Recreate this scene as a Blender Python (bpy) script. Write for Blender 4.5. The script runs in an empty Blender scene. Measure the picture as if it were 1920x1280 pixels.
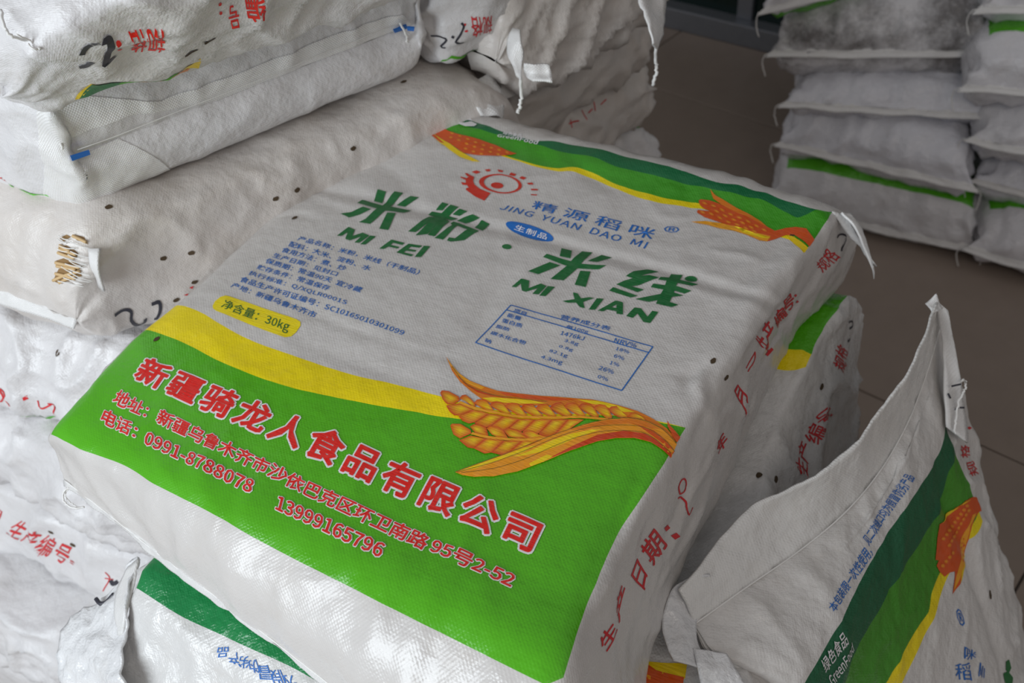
import bpy, bmesh, math, random
import numpy as np
from mathutils import Vector, Matrix
from mathutils.bvhtree import BVHTree
from mathutils.geometry import tessellate_polygon
sc = bpy.context.scene
COL = sc.collection
# ---------------------------------------------------------------- camera, light, exposure
FPX = 1929.0
DN = np.array([.054, .742, .668]); DN /= np.linalg.norm(DN)
ZC = -DN; FC = np.array([0, 0, 1.]); YC = FC - (FC @ DN) * DN; YC /= np.linalg.norm(YC); XC = np.cross(YC, ZC)
RW = np.array([XC, YC, ZC])                      # camera axes (right, down, forward) -> world
CAM = np.array([0, 0, 1.5])
cd = bpy.data.cameras.new('camera'); cam = bpy.data.objects.new('camera', cd); COL.objects.link(cam)
cd.sensor_width = 36; cd.lens = 36 * FPX / 1920; cd.clip_start = .02; cd.clip_end = 60
r_, d_, f_ = RW[:, 0], RW[:, 1], RW[:, 2]
cam.matrix_world = Matrix(((r_[0], -d_[0], -f_[0], CAM[0]), (r_[1], -d_[1], -f_[1], CAM[1]), (r_[2], -d_[2], -f_[2], CAM[2]), (0, 0, 0, 1)))
cd.dof.use_dof = True; cd.dof.focus_distance = .83; cd.dof.aperture_fstop = 9.0
sc.camera = cam
w = bpy.data.worlds.new('World'); sc.world = w; w.use_nodes = True
w.node_tree.nodes['Background'].inputs[0].default_value = (.95, .93, .94, 1)
w.node_tree.nodes['Background'].inputs[1].default_value = .29
def area(name, loc, aim, sx, sy, power, color):
    l = bpy.data.lights.new(name, 'AREA'); l.shape = 'RECTANGLE'; l.size = sx; l.size_y = sy; l.energy = power; l.color = color
    o = bpy.data.objects.new(name, l); COL.objects.link(o); o.location = loc
    o.rotation_euler = (Vector(aim) - Vector(loc)).to_track_quat('-Z', 'Y').to_euler(); return o
area('window_light', (-1.75, -.75, 1.55), (-.2, .8, .75), 1.3, 1.5, 50, (.86, .94, 1))
area('warm_fill_light', (.6, -1.2, 2.6), (.2, .9, .6), 1.6, .6, 7, (1, .90, .80))  # unseen warm fill light, added above and behind the camera
sc.view_settings.view_transform = 'Standard'; sc.view_settings.look = 'None'; sc.view_settings.gamma = 1
sc.view_settings.exposure = 0.0; sc.view_settings.use_curve_mapping = False
# ---------------------------------------------------------------- helpers
def ray(px, py):
    r = RW @ np.array([(px - 960) / FPX, (py - 640) / FPX, 1.]); return r
def at(px, py, z):                                # pixel at a known height -> place in the room
    r = ray(px, py); return CAM + r * ((z - CAM[2]) / r[2])
def atp(px, py, p0, n):
    r = ray(px, py); return CAM + r * (np.dot(np.array(p0) - CAM, n) / np.dot(r, n))
def V3(*a): return np.array(a, float)
def tag(o, label=None, cat=None, group=None, kind=None):
    if label: o['label'] = label
    if cat: o['category'] = cat
    if group: o['group'] = group
    if kind: o['kind'] = kind
    return o
def empty(name, loc):
    o = bpy.data.objects.new(name, None); COL.objects.link(o); o.location = loc; o.empty_display_size = .05; return o
def link_mesh(name, verts, faces, mat, parent=None, smooth=True, uv=None, mats=None):
    me = bpy.data.meshes.new(name)
    vs = np.asarray(verts, float)
    if parent is not None: vs = vs - np.array(parent.location)
    me.from_pydata(vs.tolist(), [], [list(map(int, f)) for f in faces])
    if mat: me.materials.append(mat)
    if uv is not None:
        l = me.uv_layers.new(name='UVMap'); li = np.zeros(len(me.loops), int); me.loops.foreach_get('vertex_index', li)
        a = np.asarray(uv, float)
        if len(a) == len(vs): a = a[li]
        l.data.foreach_set('uv', a.astype(np.float32).ravel())
    if smooth: me.polygons.foreach_set('use_smooth', [True] * len(me.polygons))
    me.update()
    o = bpy.data.objects.new(name, me); COL.objects.link(o)
    if parent is not None: o.parent = parent
    return o
# gradient noise, vectorised
_rng = np.random.RandomState(7); _perm = _rng.permutation(256); _perm = np.concatenate([_perm, _perm, _perm])
_grad = _rng.normal(size=(256, 3)); _grad /= np.linalg.norm(_grad, axis=1)[:, None]
def noise(p, seed=0):
    p = np.asarray(p, float) + seed * 17.31
    i = np.floor(p).astype(int); f = p - i; u = f * f * f * (f * (f * 6 - 15) + 10); i &= 255
    out = 0
    for dx in (0, 1):
        for dy in (0, 1):
            for dz in (0, 1):
                h = _perm[_perm[_perm[(i[..., 0] + dx) & 255] + ((i[..., 1] + dy) & 255)] + ((i[..., 2] + dz) & 255)]
                g = _grad[h]; dd = f - np.array([dx, dy, dz])
                wgt = (u[..., 0] if dx else 1 - u[..., 0]) * (u[..., 1] if dy else 1 - u[..., 1]) * (u[..., 2] if dz else 1 - u[..., 2])
                out = out + wgt * (g * dd).sum(-1)
    return out
def hermite(ts, P, t):                            # smooth non-uniform interpolation of rows
    ts = np.asarray(ts, float); P = np.asarray(P, float)
    d = np.diff(P, axis=0) / np.diff(ts).reshape((-1,) + (1,) * (P.ndim - 1))
    h = np.diff(ts)
    m = np.zeros_like(P); m[0] = d[0]; m[-1] = d[-1]
    for k in range(1, len(ts) - 1): m[k] = (d[k - 1] * h[k] + d[k] * h[k - 1]) / (h[k] + h[k - 1])
    k = np.clip(np.searchsorted(ts, t, side='right') - 1, 0, len(ts) - 2)
    s = ((t - ts[k]) / h[k]).reshape((-1,) + (1,) * (P.ndim - 1)); hh = h[k].reshape(s.shape)
    return (2*s**3-3*s**2+1)*P[k] + (s**3-2*s**2+s)*hh*m[k] + (-2*s**3+3*s**2)*P[k+1] + (s**3-s**2)*hh*m[k+1]

class Sack:
    """closed woven sack: rows = [(TL, TR, BR, BL), ...] corners of its sections from seam to seam"""
    def __init__(s, rows, parent, mat, name='sack_cloth', bulge=.012, side=.012, rnd=.018, seed=1, du=.005, dv=.006,
                 lump=.004, crease=.0016, pleat=.003, pl=.10, mods=None, sag=None):
        rows = [[np.array(c, float) for c in r] for r in rows]
        P = np.array(rows)                        # n,4,3
        st = np.linalg.norm(np.diff(P, axis=0), axis=2)
        vs = np.concatenate([[0], np.cumsum(.5 * (st[:, 0] + st[:, 1]))])
        L = vs[-1]; nv = int(L / dv) + 2
        t = np.linspace(0, L, nv); C = hermite(vs, P, t)
        mid = C[nv // 2]; W = np.linalg.norm(mid[1] - mid[0]); G = max(.06, np.linalg.norm(mid[2] - mid[1]))
        nf = int(W / du); ng = max(6, int(G / du)); nb = max(12, int(W / du / 3))
        s.nf, s.ng = nf, ng
        def seg(a, b, n): x = np.arange(n)[None, :, None] / n; return a[:, None] * (1 - x) + b[:, None] * x
        ring = np.concatenate([seg(C[:, 0], C[:, 1], nf), seg(C[:, 1], C[:, 2], ng), seg(C[:, 2], C[:, 3], nb), seg(C[:, 3], C[:, 0], ng)], 1)
        nu = ring.shape[1]
        thick = np.linalg.norm(C[:, 1] - C[:, 2], axis=1) * .5 + np.linalg.norm(C[:, 0] - C[:, 3], axis=1) * .5
        tf = np.clip(thick / max(thick.max(), 1e-6), 0, 1)
        # bulges
        wv = C[:, 1] - C[:, 0]; vd = np.gradient(.5 * (C[:, 0] + C[:, 1]), axis=0); up = np.cross(wv, vd); up /= np.linalg.norm(up, axis=1)[:, None] + 1e-9
        wn = wv / (np.linalg.norm(wv, axis=1)[:, None] + 1e-9)
        x = np.arange(nf) / nf; pr = (4 * x * (1 - x)) ** .7
        ring[:, :nf] += up[:, None] * (bulge * tf)[:, None, None] * pr[None, :, None]
        x = np.arange(ng) / ng; pr = (4 * x * (1 - x)) ** .8
        ring[:, nf:nf + ng] += wn[:, None] * (side * tf)[:, None, None] * pr[None, :, None]
        ring[:, nf + ng + nb:] -= wn[:, None] * (side * tf)[:, None, None] * pr[None, :, None]
        # rounding of the long folds
        F = np.fft.fft(ring, axis=1); k = np.fft.fftfreq(nu) * 2 * np.pi
        sig = rnd / du * (.15 + .85 * tf)
        ring = np.real(np.fft.ifft(F * np.exp(-.5 * (k[None, :] * sig[:, None]) ** 2)[:, :, None], axis=1))
        if mods: ring = mods(ring, t, nf, ng)
        s.Uc = np.concatenate([np.arange(nf) / nf * W, W + np.arange(ng) / ng * G, W + G + np.arange(nb) / nb * W, 2 * W + G + np.arange(ng + 1) / ng * G])
        s.Vc = t; s.W, s.G, s.L = W, G, L
        s.smooth = ring.copy()
        # displacement: lumps, creases, pleats at the seams
        N = s.normals(ring)
        q = ring
        uu = 2 * np.pi * s.Uc[:-1] / s.Uc[-1]
        rr = np.random.RandomState(seed * 11 + 3)
        wob = noise(q * 9, seed) * .9
        pj = 0
        for kk in range(9, 46, 3): pj = pj + np.sin(kk * (uu[None, :]) + rr.rand() * 6.28 + wob * 1.5 * rr.rand()) * (12 / kk) ** .6
        pj = pj / 4
        end = np.exp(-t / pl) + np.exp(-(L - t) / pl)
        edge = np.ones(nu)
        sharp = 1 - np.abs(noise(q * 13 + .6 * noise(q * 7, seed + 5)[..., None], seed + 2)) * 2.6
        sharp = np.clip(sharp, 0, 1) ** 3
        ms = 1 - np.abs(noise(q * V3(30, 30, 40) + .8 * noise(q * 11, seed + 7)[..., None], seed + 9)) * 2.8
        ms = np.clip(ms, 0, 1) ** 2
        area_ = .35 + .65 * np.clip(noise(q * 6, seed + 4) * 2 + .5, 0, 1)
        gus = np.zeros(nu); gus[nf:nf + ng] = 1; gus[nf + ng + nb:] = 1
        gus = .45 + .9 * gus
        D = lump * noise(q * 7, seed + 1) * 2 + crease * (sharp * 2 + ms * area_) * (gus[None, :] + end[:, None]) + pleat * pj * end[:, None]
        D = D * np.clip(.25 + t / .03, 0, 1)[:, None] * np.clip(.25 + (L - t) / .03, 0, 1)[:, None]
        s.P = ring + N * D[..., None]
        s.N = s.normals(s.P)
        s.nu, s.nv = nu, nv
        s.parent = parent
        idx = np.arange(nv * nu).reshape(nv, nu)
        a = idx[:-1]; b = idx[1:]
        faces = np.stack([a, np.roll(a, -1, 1), np.roll(b, -1, 1), b], -1).reshape(-1, 4)
        Ul = np.broadcast_to(s.Uc[:-1][None], (nv - 1, nu)); Ur = np.broadcast_to(s.Uc[1:][None], (nv - 1, nu))
        Va = np.broadcast_to(t[:-1, None], (nv - 1, nu)); Vb = np.broadcast_to(t[1:, None], (nv - 1, nu))
        uv = np.stack([np.stack([Ul, Va], -1), np.stack([Ur, Va], -1), np.stack([Ur, Vb], -1), np.stack([Ul, Vb], -1)], 2).reshape(-1, 2)
        s.obj = link_mesh(name, s.P.reshape(-1, 3), faces, mat, parent, uv=uv)
        s._bvh = None; s.faces = faces
    def fold(s, px, width, depth, z=None, soft=1.):
        """a crease along a line of pixels laid on the cloth: depth > 0 ridge, < 0 groove"""
        f = frame(z) if z else (lambda p: p); q = np.array([s.pick(*f(p)) for p in px]); n = len(q)
        if n > 2: q = hermite(np.linspace(0, 1, n), q, np.linspace(0, 1, n * 4))
        U, V = np.meshgrid(s.Uc[:-1], s.Vc); best = np.full(U.shape, 1e9); par = np.zeros(U.shape); N_ = len(q) - 1
        for i in range(N_):
            a, b = q[i], q[i + 1]; d = b - a; L2 = d @ d + 1e-12; t = np.clip(((U - a[0]) * d[0] + (V - a[1]) * d[1]) / L2, 0, 1)
            D = np.hypot(U - a[0] - t * d[0], V - a[1] - t * d[1]); m = D < best; best[m] = D[m]; par[m] = (i + t[m]) / N_
        prof = np.exp(-(best / width) ** (1.3 * soft)) * np.sin(np.pi * np.clip(par * .86 + .07, 0, 1)) ** .7
        s.P = s.P + s.N * (prof * depth)[..., None]
    def commit(s):
        s.N = s.normals(s.P)
        if s.obj:
            off = np.array(s.parent.location) if s.parent is not None else 0
            s.obj.data.vertices.foreach_set('co', (s.P - off).reshape(-1).astype(np.float32)); s.obj.data.update()
    def normals(s, P):
        du = np.roll(P, -1, 1) - np.roll(P, 1, 1); dv = np.gradient(P, axis=0)
        n = np.cross(du, dv); return n / (np.linalg.norm(n, axis=2)[..., None] + 1e-9)
    def bvh(s):
        if s._bvh is None: s._bvh = BVHTree.FromPolygons(s.smooth.reshape(-1, 3).tolist(), s.faces.tolist())
        return s._bvh
    def pick(s, px, py):                           # pixel -> cloth coordinates (metres)
        r = Vector(ray(px, py)).normalized(); o = Vector(CAM)
        loc, nrm, fi, dist = s.bvh().ray_cast(o, r)
        if loc is None:
            loc, nrm, fi, dist = s.nearest(px, py)
        iv, iu = divmod(fi, s.nu); p = np.array(loc); sm = s.smooth; j = (iu + 1) % s.nu
        A, B, C_, D_ = sm[iv, iu], sm[iv, j], sm[iv + 1, j], sm[iv + 1, iu]
        a, b = .5, .5
        for _ in range(4):
            f = A*(1-a)*(1-b)+B*a*(1-b)+C_*a*b+D_*(1-a)*b - p
            fa = (B-A)*(1-b)+(C_-D_)*b; fb = (D_-A)*(1-a)+(C_-B)*a
            J = np.stack([fa, fb], 1); st = np.linalg.lstsq(J, -f, rcond=None)[0]; a += st[0]; b += st[1]
        a = min(max(a, 0), 1); b = min(max(b, 0), 1)
        return np.array([s.Uc[iu] * (1 - a) + s.Uc[iu + 1] * a, s.Vc[iv] * (1 - b) + s.Vc[iv + 1] * b])
    def nearest(s, px, py):
        r = ray(px, py); r = r / np.linalg.norm(r); best = None
        for d in np.linspace(.5, 2.8, 60):
            q = s.bvh().find_nearest(Vector(CAM + r * d))
            # angular miss
            if q[0] is None: continue
            v = np.array(q[0]) - CAM; v /= np.linalg.norm(v); c = -np.dot(v, r)
            if best is None or c < best[0]: best = (c, q)
        return best[1]
    def place(s, uv, off):
        uv = np.asarray(uv, float); u = np.mod(uv[:, 0], s.Uc[-1])
        fu = np.interp(u, s.Uc, np.arange(s.nu + 1)); fv = np.interp(uv[:, 1], s.Vc, np.arange(s.nv))
        iu = np.minimum(fu.astype(int), s.nu - 1); iv = np.minimum(fv.astype(int), s.nv - 2); a = (fu - iu)[:, None]; b = (fv - iv)[:, None]; j = (iu + 1) % s.nu
        def bl(Q): return Q[iv, iu]*(1-a)*(1-b)+Q[iv, j]*a*(1-b)+Q[iv+1, j]*a*b+Q[iv+1, iu]*(1-a)*b
        n = bl(s.N); n /= np.linalg.norm(n, axis=1)[:, None] + 1e-9
        return bl(s.P) + n * off
    def decal(s, name, verts, faces, mat, off=.0005, grid=.006, cols=None, label=None, parent=None):
        """flat print in cloth coordinates, cut finely and laid on the cloth"""
        V = np.array([(x[0], x[1], x[2] if len(x) > 2 else 0) for x in verts], float)
        if cols is not None: V = np.concatenate([V, np.array([c[:3] for c in cols], float)], 1)
        tri = []
        for f in faces:
            if len(f) == 3: tri.append(f)
            elif len(f) == 4 and cols is None: tri += [(f[0], f[1], f[2]), (f[0], f[2], f[3])]
            else: tri += [tuple(f[i] for i in t) for t in tessellate_polygon([[Vector((V[i][0] * 100, V[i][1] * 100, 0)) for i in f]])]
        T = V[np.array(tri)]
        if grid:
            for _ in range(14):
                el = np.stack([np.linalg.norm(T[:, i, :2] - T[:, (i + 1) % 3, :2], axis=1) for i in range(3)], 1); k = el.argmax(1); big = el.max(1) > grid * 1.25
                if not big.any(): break
                B_ = T[big]; kb = k[big]; r = np.arange(len(B_)); p0, p1, p2 = B_[r, kb], B_[r, (kb + 1) % 3], B_[r, (kb + 2) % 3]; m = (p0 + p1) / 2
                T = np.concatenate([T[~big], np.stack([p0, m, p2], 1), np.stack([m, p1, p2], 1)])
        Q, inv = np.unique(np.round(T.reshape(-1, T.shape[-1]), 6), axis=0, return_inverse=True)
        fs = inv.reshape(-1, 3).tolist(); uv = Q[:, :2]; P = s.place(uv, off + Q[:, 2:3]); c = Q[:, 3:6] if cols is not None else None
        # orient outward
        n0 = s.place(uv, off + .01) - P
        F_ = np.array(fs); cr = np.cross(P[F_[:, 1]] - P[F_[:, 0]], P[F_[:, 2]] - P[F_[:, 0]]); fl = (cr * n0[F_[:, 0]]).sum(1) < 0
        F_[fl] = F_[fl][:, ::-1]; out = F_[(np.abs(cr).sum(1) > 1e-14)].tolist()
        o = link_mesh(name, P, out, mat, s.parent, uv=uv)
        if c is not None:
            ca = o.data.color_attributes.new('tint', 'FLOAT_COLOR', 'POINT')
            ca.data.foreach_set('color', np.array([(x[0], x[1], x[2], 1) for x in c], np.float32).ravel())
        if parent is not None: o.parent = parent; o.location = (0, 0, 0)
        if label: o['label'] = label
        return o

# ---------------------------------------------------------------- lettering
_tc = {}
import os
try: FONT = bpy.data.fonts.load(os.path.join(bpy.utils.system_resource('DATAFILES'), 'fonts', 'Noto Sans CJK Regular.woff2'))
except Exception: FONT = None                     # Blender's own fallback glyphs do the same job
GLYPHS = {}
CHARS = """ADEFGIJLNMOQRSUXYVCnrefodkgm0123456789%.-/®：，、（）新疆骑龙人食品有限公司地址乌鲁木齐市沙依巴克区环卫南路号电话产名称米粉线干制配料大淀水用方法煮炒生日期见封口保质常温天宜冷藏贮存条件执行标准许可证编营养成分表项目每能量蛋白脂肪碳化合物钠精源稻咪绿色净含年月规格工本包装一次性使二缝均为假冒伪劣"""
def _lines(lines, font=None):
    cu = bpy.data.curves.new('t', 'FONT'); cu.body = '\n'.join(lines); cu.size = 1; cu.space_line = 4; cu.resolution_u = 2; cu.fill_mode = 'FRONT'
    if font: cu.font = font
    o = bpy.data.objects.new('t', cu); COL.objects.link(o)
    dg = bpy.context.evaluated_depsgraph_get(); me = o.evaluated_get(dg).to_mesh()
    v = np.zeros(len(me.vertices) * 3); me.vertices.foreach_get('co', v); v = v.reshape(-1, 3)[:, :2].copy(); f = [tuple(p.vertices) for p in me.polygons]
    o.evaluated_get(dg).to_mesh_clear(); bpy.data.objects.remove(o); bpy.data.curves.remove(cu); return v, f
def load_glyphs():
    for font, ch in ((FONT, sorted(c for c in set(CHARS) if ord(c) < 256)), (None, sorted(c for c in set(CHARS) if ord(c) > 255))):
        v, f = _lines(ch, font); p, _ = _lines(['|', '|'], font); ys = np.sort(p[:, 1]); pitch = ys[-1] - ys[len(ys) // 2 - 1]
        line = np.round((.35 - v[:, 1]) / pitch).astype(int)
        w, _ = _lines(['|'] + [c + '|' for c in ch], font); wl = np.round((.35 - w[:, 1]) / pitch).astype(int)
        base = w[wl == 0, 0].max(); by = {}
        for t in f: by.setdefault(line[t[0]], []).append(t)
        for i, c in enumerate(ch):
            idx = np.where(line == i)[0]; m = {g: k for k, g in enumerate(idx)}; q = v[idx].copy(); q[:, 1] += i * pitch
            ww = w[wl == i + 1, 0]; GLYPHS[c] = (q, [tuple(m[g] for g in t) for t in by.get(i, [])], (ww.max() - base) if len(ww) else .6)
_gc = {}
def fit_latin():
    h = lambda c: GLYPHS[c][0][:, 1].max() - GLYPHS[c][0][:, 1].min()
    k = .80 * h('新') / h('0'); lift = GLYPHS['新'][0][:, 1].min() + .085 * h('新')
    for c in list(GLYPHS):
        if ord(c) < 256: v, f, a = GLYPHS[c]; v = v * k; v[:, 1] += lift; GLYPHS[c] = (v, f, a * k)
def glyph(c, bold):
    if (c, bold) in _gc: return _gc[c, bold]
    v0, f0, adv = GLYPHS[c]; v = [(x[0], x[1], 0.) for x in v0]; f = list(f0)
    if bold:                                       # heavier weight: a stroke around every outline
        cnt = {}
        for t in f0:
            for i in range(len(t)): e = tuple(sorted((t[i], t[(i + 1) % len(t)]))); cnt[e] = cnt.get(e, 0) + 1
        k = 0
        for (a, b_), n_ in cnt.items():
            if n_ != 1: continue
            p, q = v0[a], v0[b_]; d = q - p; l = np.linalg.norm(d)
            if l < 1e-6: continue
            d = d / l; n = np.array([-d[1], d[0]]) * bold; e = d * bold * .75; z = .2 + .1 * (k % 7); k += 1; b = len(v)
            for x in (p - e * .6 + n, p - e * 1.1, p - e * .6 - n, q + e * .6 - n, q + e * 1.1, q + e * .6 + n): v.append((x[0], x[1], z))
            f.append(tuple(range(b, b + 6)))
    _gc[c, bold] = (np.array(v).reshape(-1, 3), f, adv); return _gc[c, bold]
def text_shape(txt, bold=0., space=1., res=2):
    key = (txt, bold, space)
    if key in _tc: return _tc[key]
    if not GLYPHS: load_glyphs(); fit_latin()
    V, F, x = [], [], 0.; n = 0
    for c in txt:
        if c == ' ': x += .45; continue
        v, f, adv = glyph(c, bold); v = v.copy(); v[:, 0] += x; V.append(v); F += [tuple(i + n for i in t) for t in f]; n += len(v); x += adv * space
    _tc[key] = (np.concatenate(V), F); return _tc[key]
def hexl(h):
    h = h.lstrip('#'); c = [int(h[i:i + 2], 16) / 255 for i in (0, 2, 4)]
    return tuple(x / 12.92 if x < .04045 else ((x + .055) / 1.055) ** 2.4 for x in c)
def frame(z):
    ox, oy, k = z; return lambda p: (ox + p[0] / k, oy + p[1] / k)
class Print:
    """collects printed shapes of one colour on one sack into one part"""
    def __init__(s, sack, name, mat, off=.0005, grid=.006, label=None, split=True): s.lv = 0; s.split = split; s.k, s.name, s.mat, s.off, s.grid, s.label = sack, name, mat, off, grid, label; s.v = []; s.f = []; s.c = []
    def add(s, uv, faces, cols=None):
        pr_ = s.k.Uc[-1]; u_ = [x[0] for x in uv]
        if max(u_) - min(u_) > pr_ * .5: uv = [(x[0] - pr_ if x[0] > pr_ * .5 else x[0],) + tuple(x[1:]) for x in uv]
        uv = [tuple(x) if len(x) > 2 else (x[0], x[1], s.lv) for x in uv]; b = len(s.v); s.v += [tuple(x) for x in uv]; s.f += [tuple(i + b for i in f) for f in faces]
        if cols is not None: s.c += cols
    def poly(s, pts, z=None, col=None, centre=None, ccol=None):
        if z: pts = [frame(z)(p) for p in pts]
        uv = [s.k.pick(*p) for p in pts]
        if centre is not None:
            c = frame(z)(centre) if z else centre; uv.append(s.k.pick(*c)); n = len(pts)
            s.add(uv, [(i, (i + 1) % n, n) for i in range(n)], [col] * n + [ccol])
        else: s.add(uv, [tuple(range(len(pts)))], [col] * len(pts) if col is not None else None)
    def ellipse(s, c, rx, ry, rot=0, z=None, n=20, **k):
        cr, sr = math.cos(math.radians(rot)), math.sin(math.radians(rot))
        s.poly([(c[0] + rx * math.cos(a) * cr - ry * math.sin(a) * sr, c[1] + rx * math.cos(a) * sr + ry * math.sin(a) * cr) for a in [i * 2 * math.pi / n for i in range(n)]], z, **k)
    def ring(s, c, rx, ry, c2, rx2, ry2, rot=0, z=None, n=40):
        cr, sr = math.cos(math.radians(rot)), math.sin(math.radians(rot))
        pts = []
        for cc, a_, b_ in ((c, rx, ry), (c2, rx2, ry2)):
            for i in range(n):
                a = i * 2 * math.pi / n; pts.append((cc[0] + a_ * math.cos(a) * cr - b_ * math.sin(a) * sr, cc[1] + a_ * math.cos(a) * sr + b_ * math.sin(a) * cr))
        uv = [s.k.pick(*frame(z)(p)) for p in pts]
        s.add(uv, [(i, (i + 1) % n, n + (i + 1) % n, n + i) for i in range(n)])
    def ribbon(s, pts, width, z=None, col=None, taper=False):
        if z: pts = [frame(z)(p) for p in pts]
        q = np.array([s.k.pick(*p) for p in pts]); n = len(q)
        if n > 2:                                  # smooth it
            tt = np.linspace(0, 1, n); q = hermite(tt, q, np.linspace(0, 1, (n - 1) * 3 + 1)); n = len(q)
        pr_ = s.k.Uc[-1]
        if q[:, 0].max() - q[:, 0].min() > pr_ * .5: q[q[:, 0] > pr_ * .5, 0] -= pr_
        d = np.gradient(q, axis=0); d /= np.linalg.norm(d, axis=1)[:, None] + 1e-9; nn = np.stack([-d[:, 1], d[:, 0]], 1)
        wd = np.full(n, width / 2)
        if taper: wd = wd * (.35 + .65 * np.sin(np.linspace(.15, math.pi - .15, n)))
        v = np.concatenate([q + nn * wd[:, None], q - nn * wd[:, None]])
        s.add(v, [(i, i + 1, n + i + 1, n + i) for i in range(n - 1)], [col] * (2 * n) if col is not None else None)
    def text(s, txt, cols, z=None, bold=0., space=1., res=2, grow=0., box=None, mirror=False):
        """cols: quad [TL,TR,BR,BL] or list of (t, top, bottom) along the line"""
        if len(cols[0]) == 2: cols = [(0, cols[0], cols[3]), (1, cols[1], cols[2])]
        v, f = text_shape(txt, bold + grow, space, res); v0, _ = text_shape(txt, bold, space, res)
        lo, hi = v0.min(0), v0.max(0); v0 = None
        t = (v[:, 0] - lo[0]) / (hi[0] - lo[0]); y = (v[:, 1] - lo[1]) / (hi[1] - lo[1])
        fr = frame(z) if z else (lambda p: p)
        T = np.array([s.k.pick(*fr(c[1])) for c in cols]); B = np.array([s.k.pick(*fr(c[2])) for c in cols]); ts = np.array([c[0] for c in cols], float); pr_ = s.k.Uc[-1]; al = np.concatenate([T[:, 0], B[:, 0]])
        if al.max() - al.min() > pr_ * .5: T[T[:, 0] > pr_ * .5, 0] -= pr_; B[B[:, 0] > pr_ * .5, 0] -= pr_
        def ev(A):
            k = np.clip(np.searchsorted(ts, t, side='right') - 1, 0, len(ts) - 2); a = ((t - ts[k]) / (ts[k + 1] - ts[k]))[:, None]
            return A[k] * (1 - a) + A[k + 1] * a
        uv = ev(B) * (1 - y[:, None]) + ev(T) * y[:, None]
        s.add(np.concatenate([uv, v[:, 2:3] * .00012], 1), f)
        if s.split: s.flush()
    def flush(s):
        if s.v:
            o = s.k.decal(s.name, s.v, s.f, s.mat, s.off, s.grid, s.c if len(s.c) == len(s.v) else None, s.label); s.v, s.f, s.c = [], [], []; return o
    def build(s):
        if not s.v: return None
        return s.k.decal(s.name, s.v, s.f, s.mat, s.off, s.grid, s.c if len(s.c) == len(s.v) else None, s.label)
# ---------------------------------------------------------------- materials
class NT:
    def __init__(s, name):
        s.m = bpy.data.materials.new(name); s.m.use_nodes = True; s.t = s.m.node_tree; s.b = s.t.nodes['Principled BSDF']
    def n(s, typ, **k):
        x = s.t.nodes.new(typ)
        for a, v in k.items(): setattr(x, a, v)
        return x
    def l(s, a, b): s.t.links.new(a, b)
    def math(s, op, a, b=None, c=None):
        x = s.n('ShaderNodeMath', operation=op)
        for i, v in enumerate((a, b, c)):
            if v is None: continue
            if isinstance(v, (int, float)): x.inputs[i].default_value = v
            else: s.l(v, x.inputs[i])
        return x.outputs[0]
    def mix(s, f, a, b):
        x = s.n('ShaderNodeMix', data_type='RGBA')
        for i, v in ((0, f), (6, a), (7, b)):
            if isinstance(v, (int, float)): x.inputs[i].default_value = v
            elif isinstance(v, tuple): x.inputs[i].default_value = (*v[:3], 1)
            else: s.l(v, x.inputs[i])
        return x.outputs[2]
    def noise(s, vec, scale, detail=4, rough=.5, stretch=None):
        if stretch:
            mp = s.n('ShaderNodeMapping'); mp.inputs['Scale'].default_value = stretch; s.l(vec, mp.inputs[0]); vec = mp.outputs[0]
        x = s.n('ShaderNodeTexNoise'); x.inputs['Scale'].default_value = scale; x.inputs['Detail'].default_value = detail; x.inputs['Roughness'].default_value = rough
        s.l(vec, x.inputs['Vector']); return x.outputs['Fac']
    def ramp(s, f, lo, hi):
        x = s.n('ShaderNodeMapRange'); s.l(f, x.inputs[0]); x.inputs[1].default_value = lo; x.inputs[2].default_value = hi; return x.outputs[0]
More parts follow.
